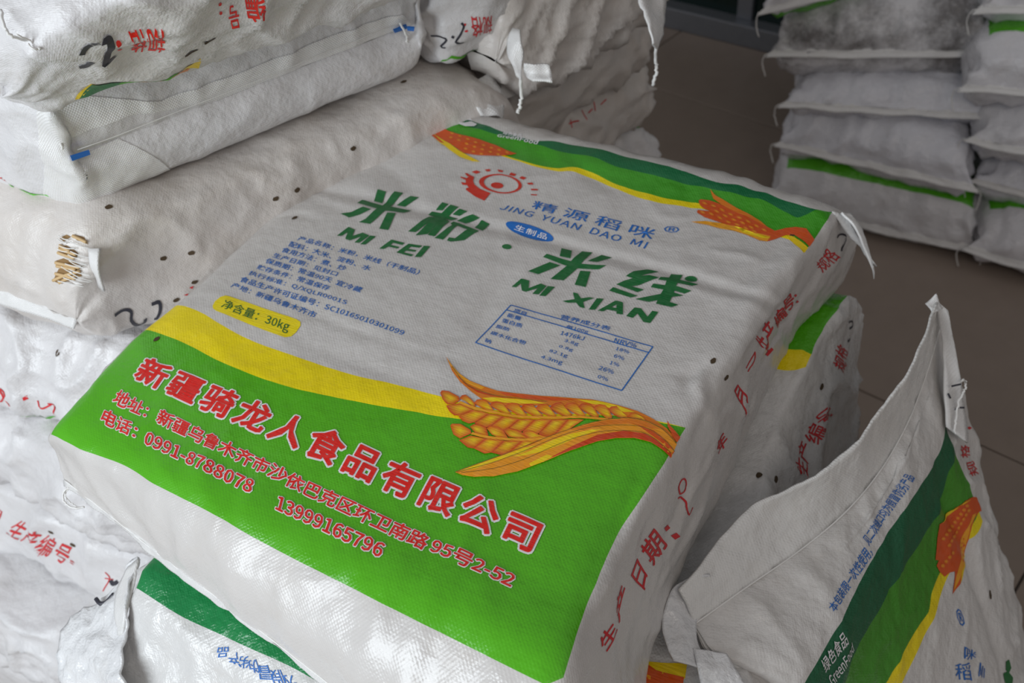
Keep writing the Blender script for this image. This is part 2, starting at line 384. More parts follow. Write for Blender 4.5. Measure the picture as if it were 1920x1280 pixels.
def cloth(name, base=(.74, .73, .72), bands=None, size=None, rough=.24, weave=.17, dirt=.0, dirtcol=(.16, .13, .11), rib=.13, crump=.32, u0=0., grnd=None):
    """woven polypropylene; bands = [(side, curve points (u,v) in metres, colour)], painted in order"""
    m = NT(name); uv = m.n('ShaderNodeUVMap').outputs[0]; ob = m.n('ShaderNodeTexCoord').outputs['Object']
    sep = m.n('ShaderNodeSeparateXYZ'); m.l(uv, sep.inputs[0]); U, V = sep.outputs[0], sep.outputs[1]
    col = m.mix(m.ramp(m.noise(ob, 9, 5, .6), .35, .7), tuple(x * .93 for x in base), base)
    col = m.mix(m.math('MULTIPLY', m.ramp(m.noise(ob, 23, 6, .7), .52, .78), .35), col, (base[0] * .86, base[1] * .82, base[2] * .76))
    if dirt: col = m.mix(m.math('MULTIPLY', m.ramp(m.noise(ob, 6, 8, .72), .42, .62), dirt), col, dirtcol)
    if bands:
        W, L = size
        un = m.math('DIVIDE', m.math('SUBTRACT', U, u0), W); vn = m.math('DIVIDE', V, L)
        infront = m.math('MULTIPLY', m.math('LESS_THAN', un, 1.), m.math('GREATER_THAN', un, 0.))
        grn = m.noise(uv, 7, 3, .5)
        for side, pts, c in bands:
            pts = sorted((min(max(p[0] / W, 0), 1), min(max(p[1] / L, 0), 1)) for p in pts)
            q = [pts[0]]
            for p in pts[1:]:
                if p[0] - q[-1][0] > .004: q.append(p)
            pts = q
            fc = m.n('ShaderNodeFloatCurve'); cm = fc.mapping; cv = cm.curves[0]
            if pts[0][0] > .0: pts = [(0., pts[0][1])] + pts if pts[0][0] > .01 else [(0., pts[0][1])] + pts[1:]
            if pts[-1][0] < 1.: pts = pts + [(1., pts[-1][1])] if pts[-1][0] < .99 else pts[:-1] + [(1., pts[-1][1])]
            cv.points[0].location = pts[0]; cv.points[1].location = pts[-1]
            for p in pts[1:-1]: cv.points.new(*p)
            for p in cv.points: p.handle_type = 'AUTO_CLAMPED'
            cm.update(); m.l(un, fc.inputs['Value'])
            mask = m.math('GREATER_THAN' if side > 0 else 'LESS_THAN', vn, fc.outputs[0])
            mask = m.math('MULTIPLY', mask, infront)
            if c == 'base': col2 = base
            else: col2 = m.mix(m.ramp(grn, .35, .7), c, tuple(min(1, x * 1.12 + .003) for x in c))
            col = m.mix(mask, col, col2)
    m.l(col, m.b.inputs['Base Color'])
    rn = m.ramp(m.noise(ob, 40, 3), .3, .8)
    m.l(m.math('ADD', m.math('MULTIPLY', rn, .16), rough - .05), m.b.inputs['Roughness'])
    m.b.inputs['Specular IOR Level'].default_value = .6
    # weave relief: little pillows of the tapes, ribs along the weft, film crumple
    k = 2 * math.pi / .0034
    wv = m.math('MULTIPLY', m.math('SINE', m.math('MULTIPLY', m.math('ADD', U, m.math('MULTIPLY', m.noise(uv, 30, 2), .0012)), k)), m.math('SINE', m.math('MULTIPLY', V, k)))
    ribs = m.noise(uv, 60, 3, .6, (1, 9, 1))
    cr = m.noise(ob, 55, 4, .55)
    h = m.math('ADD', m.math('MULTIPLY', wv, weave * .0003), m.math('ADD', m.math('MULTIPLY', ribs, rib * .0016), m.math('MULTIPLY', cr, crump * .004)))
    bp = m.n('ShaderNodeBump'); bp.inputs['Strength'].default_value = 1; bp.inputs['Distance'].default_value = 1; m.l(h, bp.inputs['Height']); m.l(bp.outputs[0], m.b.inputs['Normal'])
    return m.m
def ink(name, c, rough=.42, attr=False, film=True):
    m = NT(name); uv = m.n('ShaderNodeUVMap').outputs[0]
    if attr:
        a = m.n('ShaderNodeAttribute', attribute_name='tint'); base = a.outputs['Color']
    else: base = (*c[:3], 1)
    nn = m.ramp(m.noise(uv, 160, 4, .6), .3, .75)
    col = m.mix(m.math('MULTIPLY', nn, .05), base if not isinstance(base, tuple) else tuple(base[:3]), (.75, .73, .7))
    m.l(col, m.b.inputs['Base Color']); m.b.inputs['Roughness'].default_value = rough; m.b.inputs['Specular IOR Level'].default_value = .4
    if film:
        ribs = m.noise(uv, 60, 3, .6, (1, 9, 1)); bp = m.n('ShaderNodeBump'); bp.inputs['Distance'].default_value = 1; bp.inputs['Strength'].default_value = 1
        m.l(m.math('MULTIPLY', ribs, .0005), bp.inputs['Height']); m.l(bp.outputs[0], m.b.inputs['Normal'])
    return m.m
def plain(name, c, rough=.5, bump=0, scale=40, metal=0, var=.1):
    m = NT(name); ob = m.n('ShaderNodeTexCoord').outputs['Object']; f = m.noise(ob, scale, 4, .6)
    m.l(m.mix(f, tuple(x * (1 - var) for x in c), tuple(min(1, x * (1 + var)) for x in c)), m.b.inputs['Base Color'])
    m.b.inputs['Roughness'].default_value = rough; m.b.inputs['Metallic'].default_value = metal
    if bump:
        bp = m.n('ShaderNodeBump'); bp.inputs['Distance'].default_value = bump; m.l(f, bp.inputs['Height']); m.l(bp.outputs[0], m.b.inputs['Normal'])
    return m.m
GREEN = hexl('4fa80f'); DARK = hexl('0d7a3f'); YEL = hexl('efd800'); REDC = hexl('d2201c'); BLUEC = hexl('1c6fc0'); DGC = hexl('0a7038')
I_RED = ink('red_ink', hexl('e0180c')); I_RED2 = ink('faded_red_ink', hexl('cc2028')); I_BLUE = ink('blue_ink', hexl('0868be')); I_DG = ink('dark_green_ink', hexl('07692f'))
I_WHITE = ink('white_ink', hexl('e6e4e6')); I_YEL = ink('yellow_ink', hexl('f0da00')); I_MARK = ink('marker_ink', hexl('262633'), film=False); I_ART = ink('artwork_ink', (1, 1, 1), attr=True)
I_HOLE = plain('vent_hole_dark', hexl('4a3a26'), .8); M_THREAD = plain('white_thread', (.8, .79, .77), .7); M_HEM = cloth('hem_cloth', (.80, .79, .78), weave=.5)
# ---------------------------------------------------------------- main sack
def corners(TL, TR, BR, BL): return (TL, TR, BR, BL)
def wedge(a, b, k): return tuple(np.array(x) * (1 - k) + np.array(y) * k for x, y in zip(a, b))
def dn(p, dz, out=(0, 0)): return np.array(p) + V3(out[0], out[1], -dz)
mroot = empty('noodle_sack', (-.05, .72, .72))
tag(mroot, 'large white and green sack lying flat in the centre with a red title', 'sack', 'sacks of the front pile')
dM = V3(.54, .84, 0); rM = V3(.84, -.54, 0)
mrows = []
sL = at(122, 905, .775); sR = V3(-.012, .30, .765)
mrows.append((sL, sR, sR - V3(0, 0, .0004), sL - V3(0, 0, .0004)))
q = [((104, 842), .812, None, .842, .745), ]
A_L, A_R = at(93, 803, .836), at(1058, 1277, .866)
mrows.append((at(104, 846, .808), V3(-.008, .306, .822), V3(.012, .315, .745), sL * .75 + A_L * .25 - V3(-.01, -.01, .025)))
def mrow(l, r, g, lo=.045): 
    L_ = at(*l); return (L_, at(*r), at(*g), V3(L_[0] + lo * .6, L_[1] - lo * .2, .725))
mrows.append(mrow((93, 803, .836), (1058, 1277, .868), (1196, 1400, .735), .03))
mrows.append(mrow((160, 726, .852), (1104, 1132, .870), (1225, 1240, .735)))
mrows.append(mrow((232, 648, .862), (1162, 1004, .871), (1268, 1105, .735)))
mrows.append(mrow((345, 550, .868), (1262, 845, .873), (1345, 945, .735)))
mrows.append(mrow((498, 407, .872), (1386, 648, .872), (1436, 742, .735)))
mrows.append(mrow((640, 306, .876), (1470, 522, .868), (1500, 618, .735)))
mrows.append(mrow((752, 241, .880), (1530, 448, .864), (1570, 548, .735)))
mrows.append(mrow((838, 205, .880), (1570, 392, .860), (1600, 492, .74)))
eL = at(838, 213, .876) + V3(.03, .05, -.06); eR = at(1570, 398, .858) + V3(.035, .045, -.05)
mrows.append((eL, eR, eR - V3(0, 0, .0004), eL - V3(0, 0, .0004)))
probe = Sack(mrows, None, None, seed=3, bulge=.006, side=.006, rnd=.010, lump=.0015, crease=.0008, pleat=.003, du=.0045, dv=.0045)
bpy.data.objects.remove(probe.obj); probe.obj = None
def curve(s, pts, z=None):
    f = frame(z) if z else (lambda p: p); return [tuple(s.pick(*f(p))) for p in pts]
GLp = [(92, 806), (142, 837), (231, 872), (293, 909), (389, 957), (517, 1030), (640, 1092), (755, 1150), (935, 1240), (1020, 1282)]
GYp = [(290, 624), (350, 646), (412, 677), (506, 714), (619, 744), (750, 767), (830, 780), (930, 790), (1030, 788), (1130, 780), (1200, 786), (1245, 795), (1284, 802)]
YWp = [(322, 572), (350, 577), (381, 589), (412, 608), (475, 639), (569, 672), (662, 702), (750, 721), (825, 742), (910, 765), (1000, 775), (1130, 778), (1200, 785), (1284, 802)]
F1p = [(742, 247), (800, 250), (870, 275), (950, 295), (1012, 314), (1047, 323), (1075, 323), (1103, 330), (1153, 353), (1216, 377), (1294, 391), (1319, 394), (1400, 432), (1440, 440), (1477, 446), (1490, 457), (1505, 477)]
F2p = [(746, 243), (800, 246), (870, 270), (947, 291), (997, 306), (1044, 316), (1075, 315), (1103, 320), (1162, 348), (1231, 369), (1294, 381), (1311, 383), (1400, 428), (1440, 437), (1480, 437), (1500, 452), (1513, 466)]
FDp = [(806, 229), (850, 232), (906, 247), (1012, 272), (1041, 282), (1106, 294), (1169, 316), (1231, 331), (1294, 348), (1384, 366), (1432, 377), (1475, 398), (1493, 407), (1510, 403), (1534, 394), (1560, 398)]
FWp = [(830, 216), (853, 219), (920, 241), (990, 262), (1044, 266), (1169, 291), (1294, 326), (1331, 341), (1392, 351), (1453, 369), (1514, 390), (1550, 396), (1566, 400)]
M_MAIN = cloth('main_sack_cloth', (.63, .605, .585), [(1, curve(probe, GLp), GREEN), (1, curve(probe, GYp), YEL), (1, curve(probe, YWp), 'base'), (1, curve(probe, F1p), YEL),
    (1, curve(probe, F2p), hexl('3f9a1c')), (1, curve(probe, FDp), hexl('0f6a3c')), (1, curve(probe, FWp), 'base')], (probe.W, probe.L))
for px_, w_, d_ in [
    ([(1216, 868), (1186, 915), (1168, 958), (1160, 1000)], .006, -.0035), ([(1228, 880), (1200, 930), (1182, 980), (1172, 1020)], .006, .003), ([(1190, 900), (1172, 930), (1160, 962)], .004, .002), ([(1150, 960), (1140, 1000), (1120, 1060), (1100, 1110)], .010, -.002), ([(1168, 1020), (1140, 1090), (1120, 1140)], .009, .0025),
    ([(1140, 1120), (1110, 1180), (1095, 1240)], .008, -.0025), ([(1330, 672), (1300, 700), (1288, 720), (1294, 745)], .005, -.0035), ([(1345, 650), (1318, 690), (1310, 730), (1330, 770)], .007, .003), ([(1240, 700), (1290, 702), (1325, 688)], .005, -.0015), ([(1336, 690), (1320, 780), (1290, 850)], .008, -.003),
    ([(1548, 424), (1500, 474), (1440, 530), (1390, 590)], .010, .003), ([(1480, 444), (1420, 500), (1350, 560), (1300, 620)], .012, -.0035), ([(1440, 470), (1380, 530), (1330, 590)], .008, .002), ([(1330, 470), (1390, 478), (1430, 490)], .007, .002), ([(1500, 500), (1460, 560), (1400, 640), (1370, 700)], .006, .003),
    ([(1530, 510), (1490, 580), (1440, 660), (1410, 720)], .007, -.0035), ([(1560, 440), (1540, 500), (1510, 560)], .006, -.003), ([(1400, 700), (1390, 760), (1372, 830)], .006, .003), ([(1425, 700), (1400, 780), (1385, 850)], .007, -.0035), ([(1340, 800), (1322, 870), (1290, 930)], .007, .0035), ([(1300, 880), (1270, 960), (1240, 1030)], .008, -.003),
    ([(1320, 940), (1280, 1020), (1240, 1090)], .006, .003), ([(1230, 950), (1210, 1000), (1200, 1050)], .006, -.0025), ([(1220, 1060), (1190, 1130), (1170, 1190)], .007, .0025),
    ([(470, 425), (520, 408), (560, 402), (600, 412)], .006, -.0015), ([(560, 350), (600, 340), (660, 345)], .008, .002), ([(600, 330), (640, 360), (660, 400)], .010, -.0025), ([(480, 500), (540, 560), (640, 610), (780, 655), (900, 680)], .006, -.0012), ([(700, 300), (760, 340), (780, 400)], .014, -.002),
    ([(960, 500), (920, 560), (880, 620)], .016, -.003), ([(1060, 300), (1110, 330), (1150, 360)], .010, -.002), ([(1085, 318), (1050, 300), (1030, 270)], .008, .002), ([(1280, 335), (1290, 370), (1300, 400)], .008, -.002), ([(330, 910), (300, 870), (280, 830)], .008, .0015), ([(400, 960), (380, 900), (390, 840)], .009, .002), ([(430, 975), (440, 930), (470, 880)], .007, -.0018),
    ([(200, 900), (230, 960), (280, 1010)], .010, -.004), ([(150, 850), (190, 930), (240, 985)], .008, .003), ([(500, 1040), (540, 1090), (560, 1150)], .010, -.002), ([(700, 1130), (720, 1190), (730, 1260)], .012, .002), ([(560, 640), (700, 690), (820, 730)], .02, -.002)]:
    probe.fold(px_, w_, d_)
probe.commit(); main = probe; main.obj = link_mesh('sack_cloth', main.P.reshape(-1, 3), main.faces, M_MAIN, mroot)
main.parent = mroot
Ul = np.broadcast_to(main.Uc[:-1][None], (main.nv - 1, main.nu)); Ur = np.broadcast_to(main.Uc[1:][None], (main.nv - 1, main.nu))
Va = np.broadcast_to(main.Vc[:-1, None], (main.nv - 1, main.nu)); Vb = np.broadcast_to(main.Vc[1:, None], (main.nv - 1, main.nu))
_uv = np.stack([np.stack([Ul, Va], -1), np.stack([Ur, Va], -1), np.stack([Ur, Vb], -1), np.stack([Ul, Vb], -1)], 2).reshape(-1, 2)
main.obj.data.uv_layers.new(name='UVMap').data.foreach_set('uv', _uv.astype(np.float32).ravel())
ZA = (350, 380, 3.2); ZB = (700, 200, 3.2); ZCc = (850, 400, 3.2); ZD = (80, 600, 2.909); ZE = (560, 740, 2.559)
# title and address: white halo under red ink
halo = Print(main, 'white_outline', I_WHITE, .0004, .006); red = Print(main, 'red_lettering', I_RED, .0008, .006)
for txt, cols, b, g in [
    ('新疆骑龙人食品有限公司', [(0, (279, 670), (248, 712)), (.5, (627, 809), (594, 865)), (1, (1022, 981), (994, 1040))], .027, .050),
    ('地址：', [(226, 731), (283, 761), (273, 784), (209, 757)], .017, .05),
    ('新疆乌鲁木齐市沙依巴克区环卫南路', [(0, (303, 766), (291, 792)), (.5, (546, 885), (532, 911)), (1, (810, 1006), (793, 1033))], .017, .05),
    ('95号2-52', [(816, 1008), (971, 1078), (956, 1104), (803, 1034)], .017, .05),
    ('电话：', [(199, 766), (262, 799), (252, 822), (187, 793)], .017, .05),
    ('0991-8788078', [(276, 807), (481, 904), (471, 928), (268, 831)], .018, .05),
    ('13999165796', [(523, 929), (724, 1020), (712, 1046), (516, 955)], .018, .05)]:
    sp = 1.14 if txt.startswith('新疆骑') else 1.0
    halo.text(txt, cols, bold=b, grow=g, space=sp); red.text(txt, cols, bold=b, space=sp)
halo.build(); red.build()
blue = Print(main, 'blue_lettering', I_BLUE, .0005, None)
for txt, q in [('产品名称：米粉，米线（干制品）', [(680, 197), (1408, 410), (1385, 440), (660, 225)]), ('配料：大米、淀粉、水', [(625, 228), (1115, 385), (1095, 412), (608, 260)]),
    ('食用方法：煮、炒', [(583, 262), (965, 385), (945, 415), (563, 292)]), ('生产日期：见封口', [(530, 297), (915, 420), (898, 447), (510, 325)]),
    ('保质期：常温90天 宜冷藏', [(485, 330), (1062, 515), (1042, 545), (467, 360)]), ('贮存条件：常温保存', [(435, 368), (870, 505), (850, 533), (415, 395)]),
    ('执行标准：Q/XQLR0001S', [(385, 405), (970, 590), (955, 620), (365, 435)]), ('食品生产许可证编号：SC10165010301099', [(335, 442), (1315, 765), (1295, 798), (315, 475)]),
    ('产地：新疆乌鲁木齐市', [(283, 480), (785, 655), (765, 690), (262, 510)])]:
    blue.text(txt, q, ZA, bold=.008, res=1)
for txt, q in [('营养成分表', [(650, 605), (950, 680), (935, 705), (640, 630)]), ('项目', [(368, 568), (442, 592), (430, 615), (357, 590)]), ('每100g', [(683, 668), (815, 700), (805, 722), (672, 690)]),
    ('NRV%', [(972, 745), (1105, 780), (1095, 805), (962, 770)]), ('能量', [(330, 595), (412, 620), (402, 643), (320, 618)]), ('1476kJ', [(650, 702), (793, 735), (780, 762), (640, 725)]),
    ('18%', [(980, 797), (1060, 820), (1052, 840), (972, 815)]), ('蛋白质', [(298, 625), (418, 662), (408, 685), (288, 650)]), ('3.8g', [(670, 750), (755, 775), (745, 797), (660, 772)]),
    ('6%', [(968, 840), (1030, 860), (1022, 880), (960, 860)]), ('脂肪', [(262, 662), (342, 685), (332, 705), (252, 682)]), ('0.8g', [(638, 787), (722, 810), (712, 832), (628, 805)]),
    ('1%', [(945, 882), (1000, 900), (992, 920), (935, 902)]), ('碳水化合物', [(232, 702), (440, 762), (428, 785), (218, 722)]), ('82.1g', [(580, 812), (690, 845), (680, 870), (570, 832)]),
    ('26%', [(880, 912), (968, 940), (958, 965), (868, 935)]), ('钠', [(195, 745), (232, 757), (222, 780), (182, 765)]), ('4.3mg', [(532, 848), (660, 885), (648, 915), (520, 870)]),
    ('0%', [(872, 968), (933, 990), (925, 1010), (862, 988)])]:
    blue.text(txt, q, ZCc, bold=.009, res=1)
blue.text('精源稻咪', [(968, 562), (1705, 742), (1668, 806), (945, 608)], ZB, bold=.005, space=1.22)
blue.text('JING YUAN DAO MI', [(782, 583), (1652, 820), (1628, 856), (752, 612)], ZB, bold=.006, space=1.05)
blue.text('®', [(1750, 718), (1842, 728), (1828, 764), (1736, 754)], ZB, bold=0)
blue.flush(); blue.grid = .006; blue.ellipse((938, 745), 150, 33, 17, ZB); blue.flush(); blue.grid = None
for a, b in [((345, 547), (1197, 798)), ((1197, 798), (1010, 1068)), ((1010, 1068), (133, 772)), ((133, 772), (345, 547)), ((320, 577), (1170, 833))]: 
    blue.ribbon([(a[0] + (b[0] - a[0]) * k / 6, a[1] + (b[1] - a[1]) * k / 6) for k in range(7)], .0011, ZCc)
blue.build()
wl = Print(main, 'white_lettering', I_WHITE, .0009, None); wl.text('生制品', [(862, 708), (1050, 765), (1036, 790), (843, 732)], ZB, bold=.01, space=1.1)
ZL = (740, 200, 6)
wl.text('绿色食品', [(1235, 286), (1440, 330), (1420, 368), (1215, 322)], ZL, bold=.02)
wl.text('GreenFood', [(1165, 318), (1630, 385), (1600, 430), (1150, 350)], ZL, bold=.02)
wl.poly([(510, 175), (560, 148), (610, 160), (640, 180), (560, 185)], ZL); wl.poly([(625, 150), (700, 135), (790, 175), (740, 195), (660, 185)], ZL)
wl.poly([(700, 195), (790, 200), (860, 180), (930, 215), (900, 240), (800, 240), (720, 215)], ZL); wl.poly([(740, 125), (850, 150), (880, 175), (800, 170)], ZL)
wl.build()
yl = Print(main, 'yellow_weight_label', I_YEL, .0004, .006)
yl.poly([(158, 625), (172, 598), (205, 572), (235, 562), (262, 567), (460, 633), (660, 700), (683, 715), (683, 735), (655, 775), (625, 800), (590, 806), (565, 800), (370, 728), (180, 655), (162, 642)], ZA); yl.build()
dg = Print(main, 'green_stroke', I_DG, .0007, .006)
dg.text('净含量：30kg', [(238, 588), (626, 715), (603, 788), (200, 645)], ZA, bold=.004)
ZF = (620, 340, 6.4)
for p in [[(565, 100), (665, 125), (615, 245), (517, 222)], [(378, 212), (500, 248), (625, 280), (720, 288), (840, 308), (962, 325), (875, 370), (660, 350), (545, 325), (320, 262)],
    [(765, 118), (868, 130), (790, 210), (655, 350), (560, 440), (475, 512), (338, 490), (420, 450), (545, 335), (630, 270)], [(388, 312), (485, 340), (350, 400), (220, 435), (115, 385), (250, 370)],
    [(958, 163), (1060, 185), (885, 278), (788, 262)], [(680, 378), (782, 382), (692, 588), (583, 570)], [(1338, 247), (1412, 268), (1340, 335), (1260, 328)],
    [(1440, 275), (1535, 305), (1415, 395), (1525, 427), (1450, 447), (1365, 432), (1425, 465), (1350, 545), (1248, 663), (1165, 645), (1278, 512), (1165, 635), (1018, 650), (1178, 492), (1020, 610), (930, 605), (1180, 408), (1260, 418), (1168, 380), (1215, 340), (1330, 360)],
    [(1545, 325), (1642, 358), (1545, 400), (1460, 380)], [(1705, 393), (1790, 430), (1615, 490), (1510, 450), (1600, 415)], [(1810, 450), (1905, 495), (1820, 585), (1728, 540)],
    [(1470, 465), (1780, 590), (1600, 708), (1440, 725), (1395, 712), (1420, 675), (1490, 685), (1640, 575), (1520, 530), (1350, 703), (1245, 683), (1460, 520), (1435, 500)],
    [(215, 547), (290, 580), (262, 655), (385, 618), (465, 655), (345, 740), (285, 738), (365, 665), (230, 710), (175, 690), (205, 610), (130, 655), (75, 655)], [(475, 655), (545, 665), (418, 762), (355, 760)],
    [(730, 703), (888, 740), (860, 765), (745, 738), (722, 765), (825, 790), (800, 808), (692, 785), (635, 815), (583, 810)],
    [(935, 750), (1100, 775), (1065, 800), (960, 785), (930, 812), (1030, 830), (1015, 850), (905, 835), (875, 855), (995, 885), (965, 905), (790, 855)], [(1120, 775), (1195, 785), (1085, 918), (1010, 912)]]:
    dg.poly(p, ZF); dg.flush()
ZG = (940, 440, 5.053)
for p in [[(570, 122), (668, 140), (655, 225), (553, 205)], [(765, 142), (862, 150), (790, 235), (720, 315), (590, 427), (465, 417), (620, 290), (660, 250)], [(430, 187), (550, 222), (655, 250), (765, 275), (995, 298), (925, 330), (720, 315), (600, 285), (395, 215)],
    [(458, 260), (558, 288), (350, 375), (253, 348)], [(950, 175), (1048, 203), (910, 258), (818, 250)], [(748, 337), (845, 345), (800, 497), (695, 470)],
    [(1385, 320), (1492, 343), (1320, 395), (1400, 388), (1495, 410), (1300, 478), (1235, 487), (1352, 520), (1290, 543), (1090, 467), (1160, 435), (1245, 412), (1180, 392), (1250, 350)], [(1060, 493), (1292, 578), (1225, 593), (1022, 525)],
    [(1610, 362), (1718, 372), (1690, 425), (1865, 470), (1805, 490), (1670, 462), (1655, 490), (1800, 537), (1735, 560), (1640, 530), (1635, 548), (1725, 578), (1615, 590), (1595, 640), (1678, 668), (1612, 690), (1465, 655), (1480, 620), (1400, 637), (1268, 607), (1410, 580), (1510, 560), (1535, 518), (1415, 497), (1440, 465), (1550, 480), (1565, 440), (1485, 430), (1510, 403), (1590, 405)],
    [(190, 415), (265, 437), (258, 508), (375, 462), (428, 485), (352, 567), (295, 560), (345, 508), (235, 540), (195, 528), (185, 460), (140, 495), (97, 488)], [(440, 485), (508, 492), (418, 583), (360, 578)],
    [(678, 547), (722, 556), (755, 602), (830, 590), (880, 598), (775, 635), (790, 695), (745, 685), (710, 642), (625, 642), (578, 627), (695, 610)], [(905, 600), (970, 603), (888, 710), (828, 707)],
    [(1080, 622), (1140, 634), (965, 725), (912, 718)], [(1090, 622), (1152, 640), (1152, 760), (1092, 750)], [(1035, 683), (1100, 697), (1100, 728), (1000, 705)],
    [(1262, 690), (1325, 700), (1385, 775), (1430, 722), (1487, 735), (1410, 835), (1345, 822), (1290, 745), (1245, 787), (1182, 773)]]:
    dg.poly(p, ZG); dg.flush()
dg.ellipse((52, 120), 46, 22, 8, ZG); dg.flush(); dg.ellipse((1797, 413), 60, 28, 5, ZG); dg.build()
lg = Print(main, 'red_emblem', ink('emblem_red_ink', hexl('cf2a10')), .0007, .006)
lg.ring((1190, 868), 242, 102, (1198, 868), 196, 90, 6, ZL); lg.ellipse((1152, 887), 70, 32, 3, ZL)
for p in [[(835, 765), (893, 790), (882, 840), (900, 880), (960, 925), (1078, 972), (1008, 1052), (905, 1005), (800, 930), (808, 912), (835, 908), (820, 890), (800, 860), (800, 830), (812, 805), (832, 792)], [(790, 750), (820, 752), (850, 775), (820, 790)],
    [(745, 790), (812, 810), (806, 830), (738, 800)], [(745, 852), (808, 862), (812, 882), (765, 880)], [(865, 735), (920, 718), (970, 738), (915, 755)], [(1010, 710), (1070, 705), (1080, 728), (1045, 732)], [(1155, 712), (1220, 725), (1215, 745), (1170, 738)],
    [(1310, 745), (1370, 765), (1345, 788), (1285, 772)], [(1430, 788), (1485, 808), (1450, 825), (1400, 808)], [(1490, 860), (1548, 858), (1563, 880), (1505, 878)], [(1530, 925), (1605, 930), (1615, 945), (1540, 942)], [(1530, 985), (1605, 992), (1595, 1003), (1535, 997)]]: lg.poly(p, ZL)
lg.build()
# ---------------------------------------------------------------- printed wheat and maize on the main sack
OR1, OR2, OR3, YL, GO, RD = hexl('e07a10'), hexl('d9540f'), hexl('ee9a1a'), hexl('f2d000'), hexl('f0a41a'), hexl('cf4210')
LINE = hexl('8a6a20')
art = Print(main, 'wheat_artwork', I_ART, .0006, .006, label='orange and yellow printed ear of wheat', split=False)
ZW = (820, 650, 4)
def lp(pts, col, lv, z=ZW, **k): art.lv = lv * .00006; art.poly(pts, z, col=col, **k)
lp([(65, 68), (105, 130), (160, 195), (240, 250), (350, 295), (450, 330), (600, 355), (750, 368), (900, 378), (1150, 400), (1350, 445), (1500, 490), (1620, 550), (1720, 620), (1775, 690), (1785, 740), (1700, 720), (1560, 600), (1430, 540), (1250, 480), (960, 445), (700, 445), (500, 445), (400, 425), (330, 390), (250, 330), (170, 260), (110, 180)], OR1, 0)
lp([(68, 72), (105, 133), (165, 200), (245, 256), (355, 303), (330, 318), (230, 275), (150, 212), (98, 140)], GO, 1)
lp([(150, 215), (230, 285), (320, 330), (430, 370), (560, 395), (420, 372), (300, 340), (210, 280)], RD, 2)
lp([(335, 385), (430, 380), (560, 395), (700, 405), (830, 430), (600, 430), (420, 418)], YL, 2)
lp([(1050, 400), (1200, 415), (1350, 450), (1480, 500), (1400, 500), (1280, 465), (1150, 435)], YL, 2)
lp([(450, 335), (600, 360), (900, 385), (1050, 400), (900, 410), (650, 392), (520, 368)], OR2, 1)
def grain(pts, cen, lv=3): lp(pts, RD if lv % 2 else OR2, lv, centre=cen, ccol=YL)
grain([(22, 345), (35, 328), (85, 333), (160, 372), (168, 402), (125, 430), (75, 432), (40, 395)], (98, 388))
T = [(168, 372), (278, 408), (395, 425), (512, 440), (628, 448), (740, 453), (845, 450), (955, 440), (1060, 445), (1175, 456), (1285, 468), (1430, 520), (1560, 568)]
S = [(190, 415), (285, 460), (420, 492), (550, 520), (670, 530), (790, 536), (890, 536), (1010, 532), (1110, 538), (1210, 545), (1310, 550), (1430, 548), (1560, 570)]
for i in range(12):
    a, b = T[i], T[i + 1]; m = ((a[0] * .6 + b[0] * .4), min(a[1], b[1]) - 14); m2 = (a[0] * .25 + b[0] * .75, b[1] - 20 + (8 if i > 9 else 0))
    grain([(a[0] - 4, a[1] + 14), (a[0] + 18, a[1] - 10), m, m2, (b[0] + 6, b[1] + 18), (S[i + 1][0] + 2, S[i + 1][1] - 14), (S[i + 1][0] - 6, S[i + 1][1] - 2), ((S[i][0] + S[i + 1][0]) / 2 + 10, (S[i][1] + S[i + 1][1]) / 2), (a[0] + (S[i][0] - a[0]) * .5 + 28, (a[1] + S[i][1]) / 2 + 12)], (S[i + 1][0] - 34, S[i + 1][1] - 36), 3 + i % 2)
B = [(66, 440), (158, 520), (278, 572), (405, 600), (520, 626), (640, 640), (760, 658), (880, 668), (1000, 625)]
S2 = [(165, 425), (270, 475), (385, 505), (500, 528), (615, 545), (735, 552), (860, 553), (985, 552), (1100, 560)]
for i in range(8):
    grain([B[i], S2[i], ((S2[i][0] + S2[i + 1][0]) / 2, (S2[i][1] + S2[i + 1][1]) / 2 - 4), S2[i + 1], (B[i + 1][0] + 4, B[i + 1][1] - 5), ((B[i][0] * .35 + B[i + 1][0] * .65), (B[i][1] * .35 + B[i + 1][1] * .65) + 22), ((B[i][0] * .75 + B[i + 1][0] * .25), (B[i][1] * .75 + B[i + 1][1] * .25) + 22)], (S2[i][0] * .6 + B[i][0] * .1 + S2[i + 1][0] * .3, S2[i][1] * .6 + B[i][1] * .1 + S2[i + 1][1] * .3 + 18), 3 + i % 2)
grain([(97, 590), (110, 576), (175, 578), (250, 625), (256, 652), (170, 688), (120, 655)], (172, 625), 4)
T3 = [(245, 600), (370, 615), (495, 630), (640, 650), (760, 665)]; S3 = [(255, 645), (385, 680), (530, 690), (690, 694), (830, 688)]
for i in range(4):
    a, b = T3[i], T3[i + 1]
    grain([a, (a[0] + 30, a[1] - 18), (b[0] - 40, b[1] - 24), b, (S3[i + 1][0], S3[i + 1][1] - 3), ((S3[i][0] + S3[i + 1][0]) / 2, (S3[i][1] + S3[i + 1][1]) / 2), (a[0] + 40, a[1] + 50)], (S3[i][0] + 40, S3[i][1] - 25), 5 + i % 2)
B3 = [(162, 700), (275, 765), (405, 798), (540, 798), (650, 762), (770, 715)]; S4 = [(250, 668), (370, 692), (500, 708), (640, 710), (760, 704), (850, 690)]
for i in range(5):
    grain([B3[i], S4[i], S4[i + 1], B3[i + 1], ((B3[i][0] * .4 + B3[i + 1][0] * .6), (B3[i][1] * .4 + B3[i + 1][1] * .6) + 20)], (S4[i][0] * .6 + S4[i + 1][0] * .3 + B3[i][0] * .1, S4[i][1] + 28), 5 + i % 2)
art.lv = 8 * .00006
